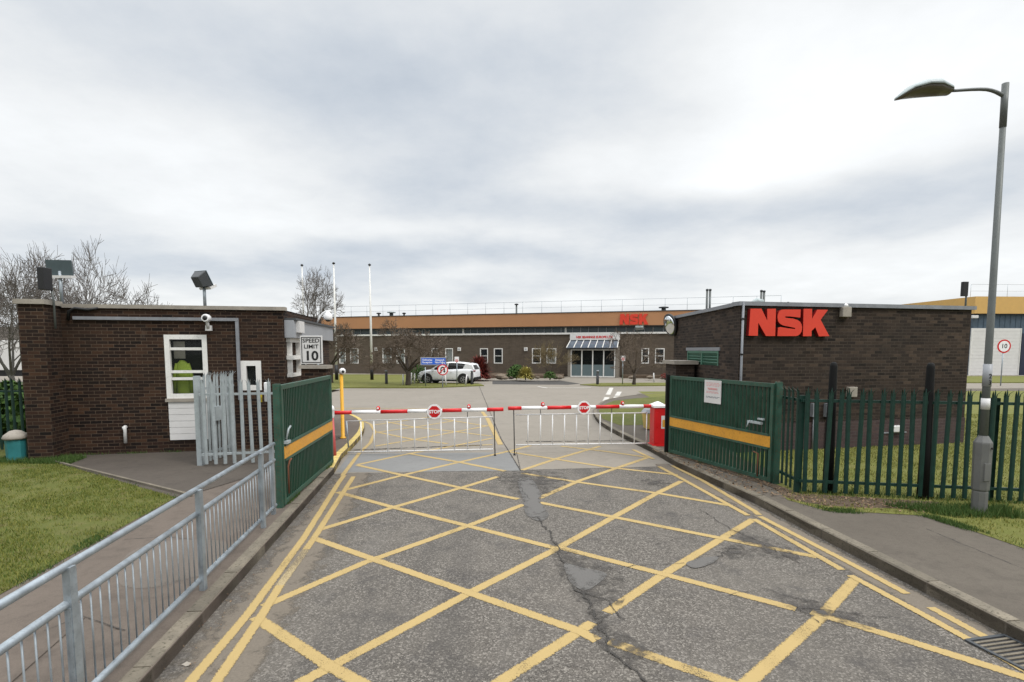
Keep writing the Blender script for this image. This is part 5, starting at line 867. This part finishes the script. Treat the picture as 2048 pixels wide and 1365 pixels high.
tree(V(-21.2, 26, .1), 7.3, 43, R_=3.3, spread=.7, trunk=.15, th=.14, lv=6, lean=(.5, 0), label='large grey bare tree leaning right behind the gatehouse floodlight', kids=(3, 4), mats=('barkg', 'twigg'), upb=.3, tw=.013)
tree(V(-19.2, 27, .1), 5.8, 47, R_=2.5, spread=.6, trunk=.16, th=.2, lv=5, lean=(.7, 0), label='lower grey bare tree behind the middle of the gatehouse roof', kids=(3, 4), mats=('barkg', 'twigg'), upb=.25, tw=.012)
for k, (px, yy, h) in enumerate(((1870, 60, 3), (-200, 45, 4))): pass
def leaf_bush(b, R_, h, mat, label, n=900, spiky=True, name='shrub', size=.1):
    m = MB(); r = random.Random(int(b.x*10)); t = thing(name, label, 'shrub', b)
    for k in range(n):
        a = r.uniform(0, 2*math.pi); e = r.uniform(.05, 1.45); d = V(math.cos(a)*math.cos(e), math.sin(a)*math.cos(e), math.sin(e))
        if spiky:
            l = r.uniform(.55, 1)*math.hypot(R_*math.cos(e), h*math.sin(e)); s = b+V(d.x*.15, d.y*.15, .05); mid = s+V(d.x*l*.6, d.y*l*.6, d.z*l*.75); tip = s+V(d.x*l, d.y*l, d.z*l*.85-(1-d.z)*.25*l); w_ = V(-math.sin(a), math.cos(a), 0)*size*.35
            m.face([s-w_*.5, s+w_*.5, mid+w_, mid-w_]); m.face([mid-w_, mid+w_, tip])
        else:
            rr = r.random()**.4; c = b+V(d.x*R_*rr, d.y*R_*rr, d.z*h*rr+.05); u = V(r.uniform(-1, 1), r.uniform(-1, 1), r.uniform(-1, 1)).normalized()*size; v = u.orthogonal().normalized()*size*.6; m.face([c-u, c+v, c+u, c-v])
    m.build('foliage', M[mat], t); MB().tube([b-V(0, 0, .1), b+V(0, 0, h*.3)], .05, 6).build('stem', M['bark'], t); return t
leaf_bush(G(958, 757, .2), 1.35, 2.3, 'fred', 'dark red spiky leaved shrub against the factory wall behind the car', 900, size=.12)
leaf_bush(G(1033, 757, .2), .85, 1.05, 'fgreen', 'rounded dark green shrub in the bed left of the yellow one', 900, spiky=False, size=.1); leaf_bush(G(1051, 758, .2), .85, 1.3, 'fyel', 'yellow striped spiky plant in the bed in front of the factory', 420, size=.10)
tree(G(1100, 757, .2), 2.9, 61, spread=.6, trunk=.05, th=.08, lv=5, label='thin brown twiggy shrub in the bed left of the entrance', kids=(3, 4), upb=.3, tw=.010, mats=('bark', 'fbrn'), name='bare_shrub')
leaf_bush(G(1100, 758, .2), .6, .55, 'fgreen', 'low green growth under the twiggy shrub left of the entrance', 260, spiky=False, size=.08)
leaf_bush(G(838, 766, .05), .9, 1.3, 'fgreen', 'small green shrub behind the nose of the white car', 500, spiky=False, size=.09)
for k, (px, py, rr) in enumerate(((1002, 757, .36), (1010, 758, .2), (975, 757, .24), (1022, 757.5, .18), (1062, 758, .2), (1075, 757, .16), (1112, 757.5, .2), (1118, 757, .26), (1263, 757, .2), (1300, 757, .2), (1325, 758, .16))):
    b = G(px, py, .2); r = random.Random(k+90); m = MB(); rings = []
    for i in range(6):
        e = -math.pi/2+math.pi*(i+.15)/5.3; rings.append([b+V(rr*1.5*math.cos(e)*math.cos(a)*r.uniform(.85, 1.1), rr*math.cos(e)*math.sin(a)*r.uniform(.85, 1.1), rr*.7*(math.sin(e)+.5)) for a in [2*math.pi*j/9 for j in range(9)]])
    x = m.grid(rings, sm=False).build('rock', M['rock']); tag(x, ['large', 'flat', 'rounded', 'small', 'pale', 'low'][k % 6]+' brown rock in the planting bed '+['right of the red shrub', 'left of the green shrub', 'under the red shrub', 'at the foot of the green shrub', 'right of the yellow plant', 'between the yellow plant and the twiggy shrub', 'under the twiggy shrub', 'beside the entrance pier', 'right of the entrance', 'below the right windows', 'below the last window'][k], 'rock', 'rocks in the planting beds')
leaf_bush(G(1330, 758, .2), .4, .4, 'fred', 'small red plant below the right hand factory windows', 150, spiky=False, size=.07)
def hedge(p, R_, h, mat, label, n=1500): return leaf_bush(p, R_, h, mat, label, n, spiky=False, size=.1)
hedge(G(15, 880, .12), 1.3, 1.5, 'fgreen', 'dark green bush behind the far left fence', 2600); hedge(G(-30, 870, .12), 1.3, 1.4, 'fgreen', 'dark green bush at the left picture edge behind the fence', 1500)
bk = thing('distant_building', 'low brown roofed building beyond the van at the far left', 'building', V(-62, 62, 0)); MB().box(-85, -50, 62, 74, 0, 3.6).build('wall', M['coping'], bk); MB().grid([[V(-86, 61, 3.6), V(-49, 61, 3.6), V(-49, 75, 3.6), V(-86, 75, 3.6)], [V(-84, 67, 5.3), V(-51, 67, 5.3), V(-51, 69, 5.3), V(-84, 69, 5.3)]], sm=False).build('roof', M['bark'], bk)
for k in range(2): MB().box(-80+9*k, -76+9*k, 61.9, 62.1, 1, 2.4).build('window', M['dark'], bk)
# ---------------------------------------------------------------- grass, leaves and grit
def inpoly(x, y, poly):
    c = np.zeros(len(x), bool); n = len(poly)
    for i in range(n):
        x0, y0 = poly[i][:2]; x1, y1 = poly[(i+1) % n][:2]; k = ((y0 > y) != (y1 > y)) & (x < (x1-x0)*(y-y0)/((y1-y0) if y1 != y0 else 1e-9)+x0); c ^= k
    return c
def blades(name, poly, n, z, h, w, mat, label, keep=None, hv=.5, lie=.7):
    xs = [p[0] for p in poly]; ys = [p[1] for p in poly]; x = rng.uniform(min(xs), max(xs), n); y = rng.uniform(min(ys), max(ys), n); k = inpoly(x, y, poly)
    if keep is not None: k &= keep(x, y)
    x, y = x[k], y[k]; n = len(x); a = rng.uniform(0, 2*np.pi, n); hh = h*rng.uniform(1-hv, 1+hv, n); l = rng.uniform(.1, lie, n)*hh; b = rng.uniform(0, 2*np.pi, n); v = np.zeros((n, 3, 3)); ww = w*rng.uniform(.6, 1.3, n)
    v[:, 0] = np.stack([x-np.cos(a)*ww, y-np.sin(a)*ww, np.full(n, z)], 1); v[:, 1] = np.stack([x+np.cos(a)*ww, y+np.sin(a)*ww, np.full(n, z)], 1); v[:, 2] = np.stack([x+np.cos(b)*l, y+np.sin(b)*l, z+hh], 1)
    me = bpy.data.meshes.new(name); me.vertices.add(n*3); me.vertices.foreach_set('co', v.ravel()); me.loops.add(n*3); me.loops.foreach_set('vertex_index', np.arange(n*3, dtype=np.int32)); me.polygons.add(n); me.polygons.foreach_set('loop_start', np.arange(0, n*3, 3, dtype=np.int32)); me.polygons.foreach_set('loop_total', np.full(n, 3, dtype=np.int32))
    me.materials.append(M[mat]); me.update(calc_edges=True); me.validate(); o = bpy.data.objects.new(name, me); COL.objects.link(o); return tag(o, label, 'ground cover', None, 'stuff')
def vn(x, y, sc, seed):
    g = np.random.default_rng(seed).random((256, 256)); a = x*sc+90; b = y*sc+90; i, j = np.floor(a).astype(int), np.floor(b).astype(int); u, v = a-i, b-j; u = u*u*(3-2*u); v = v*v*(3-2*v)
    q = lambda p, r: g[p % 256, r % 256]
    return (q(i, j)*(1-u)+q(i+1, j)*u)*(1-v)+(q(i, j+1)*(1-u)+q(i+1, j+1)*u)*v
def clump(x, y): return vn(x, y, 1.1, 1)*.5+vn(x, y, 3.3, 2)*.45+vn(x*1.3+y*.4, y, 9, 3)*.35+rng.normal(0, .16, len(x)) > .56
blades('grass', [la[:2], lb[:2], (lb[0]-1.5, lb[1]-1), (-14, 6), (-15, 13), lc[:2]], 330000, .126, .032, .0042, 'grass', 'short patchy mown grass of the left lawn', clump)
blades('grass', [tuple(p[:2]) for p in bd]+[(14, 7), (22, 12), (24, 20), (7.5, 20), (6.0, 12)], 280000, .126, .038, .006, 'grassy', 'patchy grass of the right lawn and lamp post verge', clump)
lp = ls.location; blades('grass_tuft', [(lp.x-.5, lp.y-.25), (lp.x+.55, lp.y-.3), (lp.x+.6, lp.y+.25), (lp.x-1.2, lp.y+.35)], 3500, .126, .10, .006, 'grassd', 'dark green weeds growing round the lamp post foot')
wp0 = G(70, 925, .13); blades('grass_tuft', [(wp0.x-.9, wp0.y-.1), (wp0.x+.9, wp0.y-.2), (wp0.x+.7, wp0.y+.5), (wp0.x-1, wp0.y+.6)], 6000, .126, .09, .006, 'grassd', 'longer green grass at the foot of the gatehouse pier')
wl = []
def weeds(pts, label, n=900, h=.05, wid=.05, z=.125):
    for a, b in zip(pts, pts[1:]):
        d = (b-a).normalized(); s_ = V(-d.y, d.x, 0)*wid; blades('weeds', [tuple((a+s_)[:2]), tuple((b+s_)[:2]), tuple((b-s_)[:2]), tuple((a-s_)[:2])], int(n*(b-a).length), z, h, .004, 'grassd', label, keep=lambda x, y: (np.sin(x*7+y*3)+np.sin(y*5.3-x*2)+rng.normal(0, .6, len(x))) > .75)
weeds([pf.p(0, 0, .04), pf.p(pf.L, 0, .04)], 'scattered weeds along the foot of the gatehouse wall', 2200, .06)
weeds([ga+V(0, .1, 0), gb], 'weeds growing under the left green gate', 2500, .06)
weeds([LK[1]+V(-.16, 0, 0), LK[0]+V(-.16, 0, 0)], 'thin weeds in the joint behind the left kerb', 1400, .03, .02)
weeds([la+V(-.05, 0, 0), lb+V(-.05, 0, 0)], 'ragged grass tips along the left lawn edge', 3800, .035, .10)
weeds([la, lc], 'ragged grass tips along the path edging', 2600, .035, .08)
weeds([p for p in bd], 'ragged grass tips along the right footway edge', 3800, .04, .10)
weeds([ra, rb_], 'weeds and moss under the right green gate', 3500, .06, .12)
lp_ = G(372, 1331); x = MB().face([lp_+V(-.03, -.01, .012), lp_+V(.01, -.02, .004), lp_+V(.035, .012, .014), lp_+V(-.005, .02, .02)]).face([lp_+V(.01, -.02, .004), lp_+V(.04, -.02, .012), lp_+V(.035, .012, .014)]).build('litter', M['coping']); tag(x, 'crumpled scrap of white paper in the left gutter', 'litter')
f0 = Q1; f1 = g1; blades('grass_tuft', [(f0.x, f0.y-.06), (Q3.x, Q3.y-.1), (Q3.x, Q3.y+.15), (f0.x, f0.y+.2)], 16000, .126, .08, .006, 'grassd', 'rough grass growing along the foot of the right fence')
# gravelly dirt and dead leaves under the right gate and fence
ki = [p for p in RKs[1:14]]; kn = []
for i_, p in enumerate(ki):
    d = (ki[min(i_+1, len(ki)-1)]-ki[max(i_-1, 0)]).normalized(); kn.append(V(p.x, p.y, .1295)+V(d.y, -d.x, 0)*.17)
gd = [ra, rb_, Q1, Q2]; kk = [p for p in kn if p.y > G(1400, 955).y]; kk += [V(ra.x-.2, ra.y+.6, .1295)] if False else []
struct(MB().prism([V(ra.x-.05, ra.y, 0), V(rb_.x-.12, rb_.y-.25, 0), G(1575, 997, .12), G(1610, 1006, .12), G(1655, 1013, .12), G(1751, 1017, .12), G(1850, 1020, .12), G(1880, 1006, .12), Q1, Q0, V(rb_.x+.2, rb_.y, 0), V(rb_.x+.5, rb_.y+1.2, 0), V(ra.x+1.2, ra.y+1.0, 0), V(ra.x+.15, ra.y+.3, 0)], 0, .1295, top_only=True).build('dirt_strip', M['soil']))
def litter(name, poly, n, z, s, mat, label):
    xs = [p[0] for p in poly]; ys = [p[1] for p in poly]; x = rng.uniform(min(xs), max(xs), n); y = rng.uniform(min(ys), max(ys), n); k = inpoly(x, y, poly); m = MB()
    for a, b in zip(x[k], y[k]):
        c = V(a, b, z+random.uniform(.004, .03)); t = V(random.uniform(-1, 1), random.uniform(-1, 1), random.uniform(-.5, .5)).normalized()*s*random.uniform(.4, 1.3); u = V(-t.y, t.x, random.uniform(-.4, .4)*s).normalized()*t.length*.7; m.face([c-t, c+u, c+t, c-u])
    o = m.build(name, M[mat]); return tag(o, label, 'debris', None, 'stuff')
pg = [G(*q_, .12)[:2] for q_ in ((1300, 900), (1440, 962), (1500, 985), (1575, 1000), (1655, 1019), (1751, 1023), (1850, 1028), (1870, 1008), (1597, 990), (1530, 966), (1345, 906))]
litter('dead_leaves', pg, 5200, .128, .022, 'dead', 'dead leaves and loose grit along the foot of the right gate and fence')
pg2 = [G(*q_)[:2] for q_ in ((307, 1365), (444, 1192), (507, 1125), (600, 1022), (668, 948), (690, 952), (640, 1020), (530, 1160), (400, 1340), (330, 1400))]
litter('grit', pg2, 900, .006, .009, 'dead', 'scattered grit and leaf bits in the left gutter')
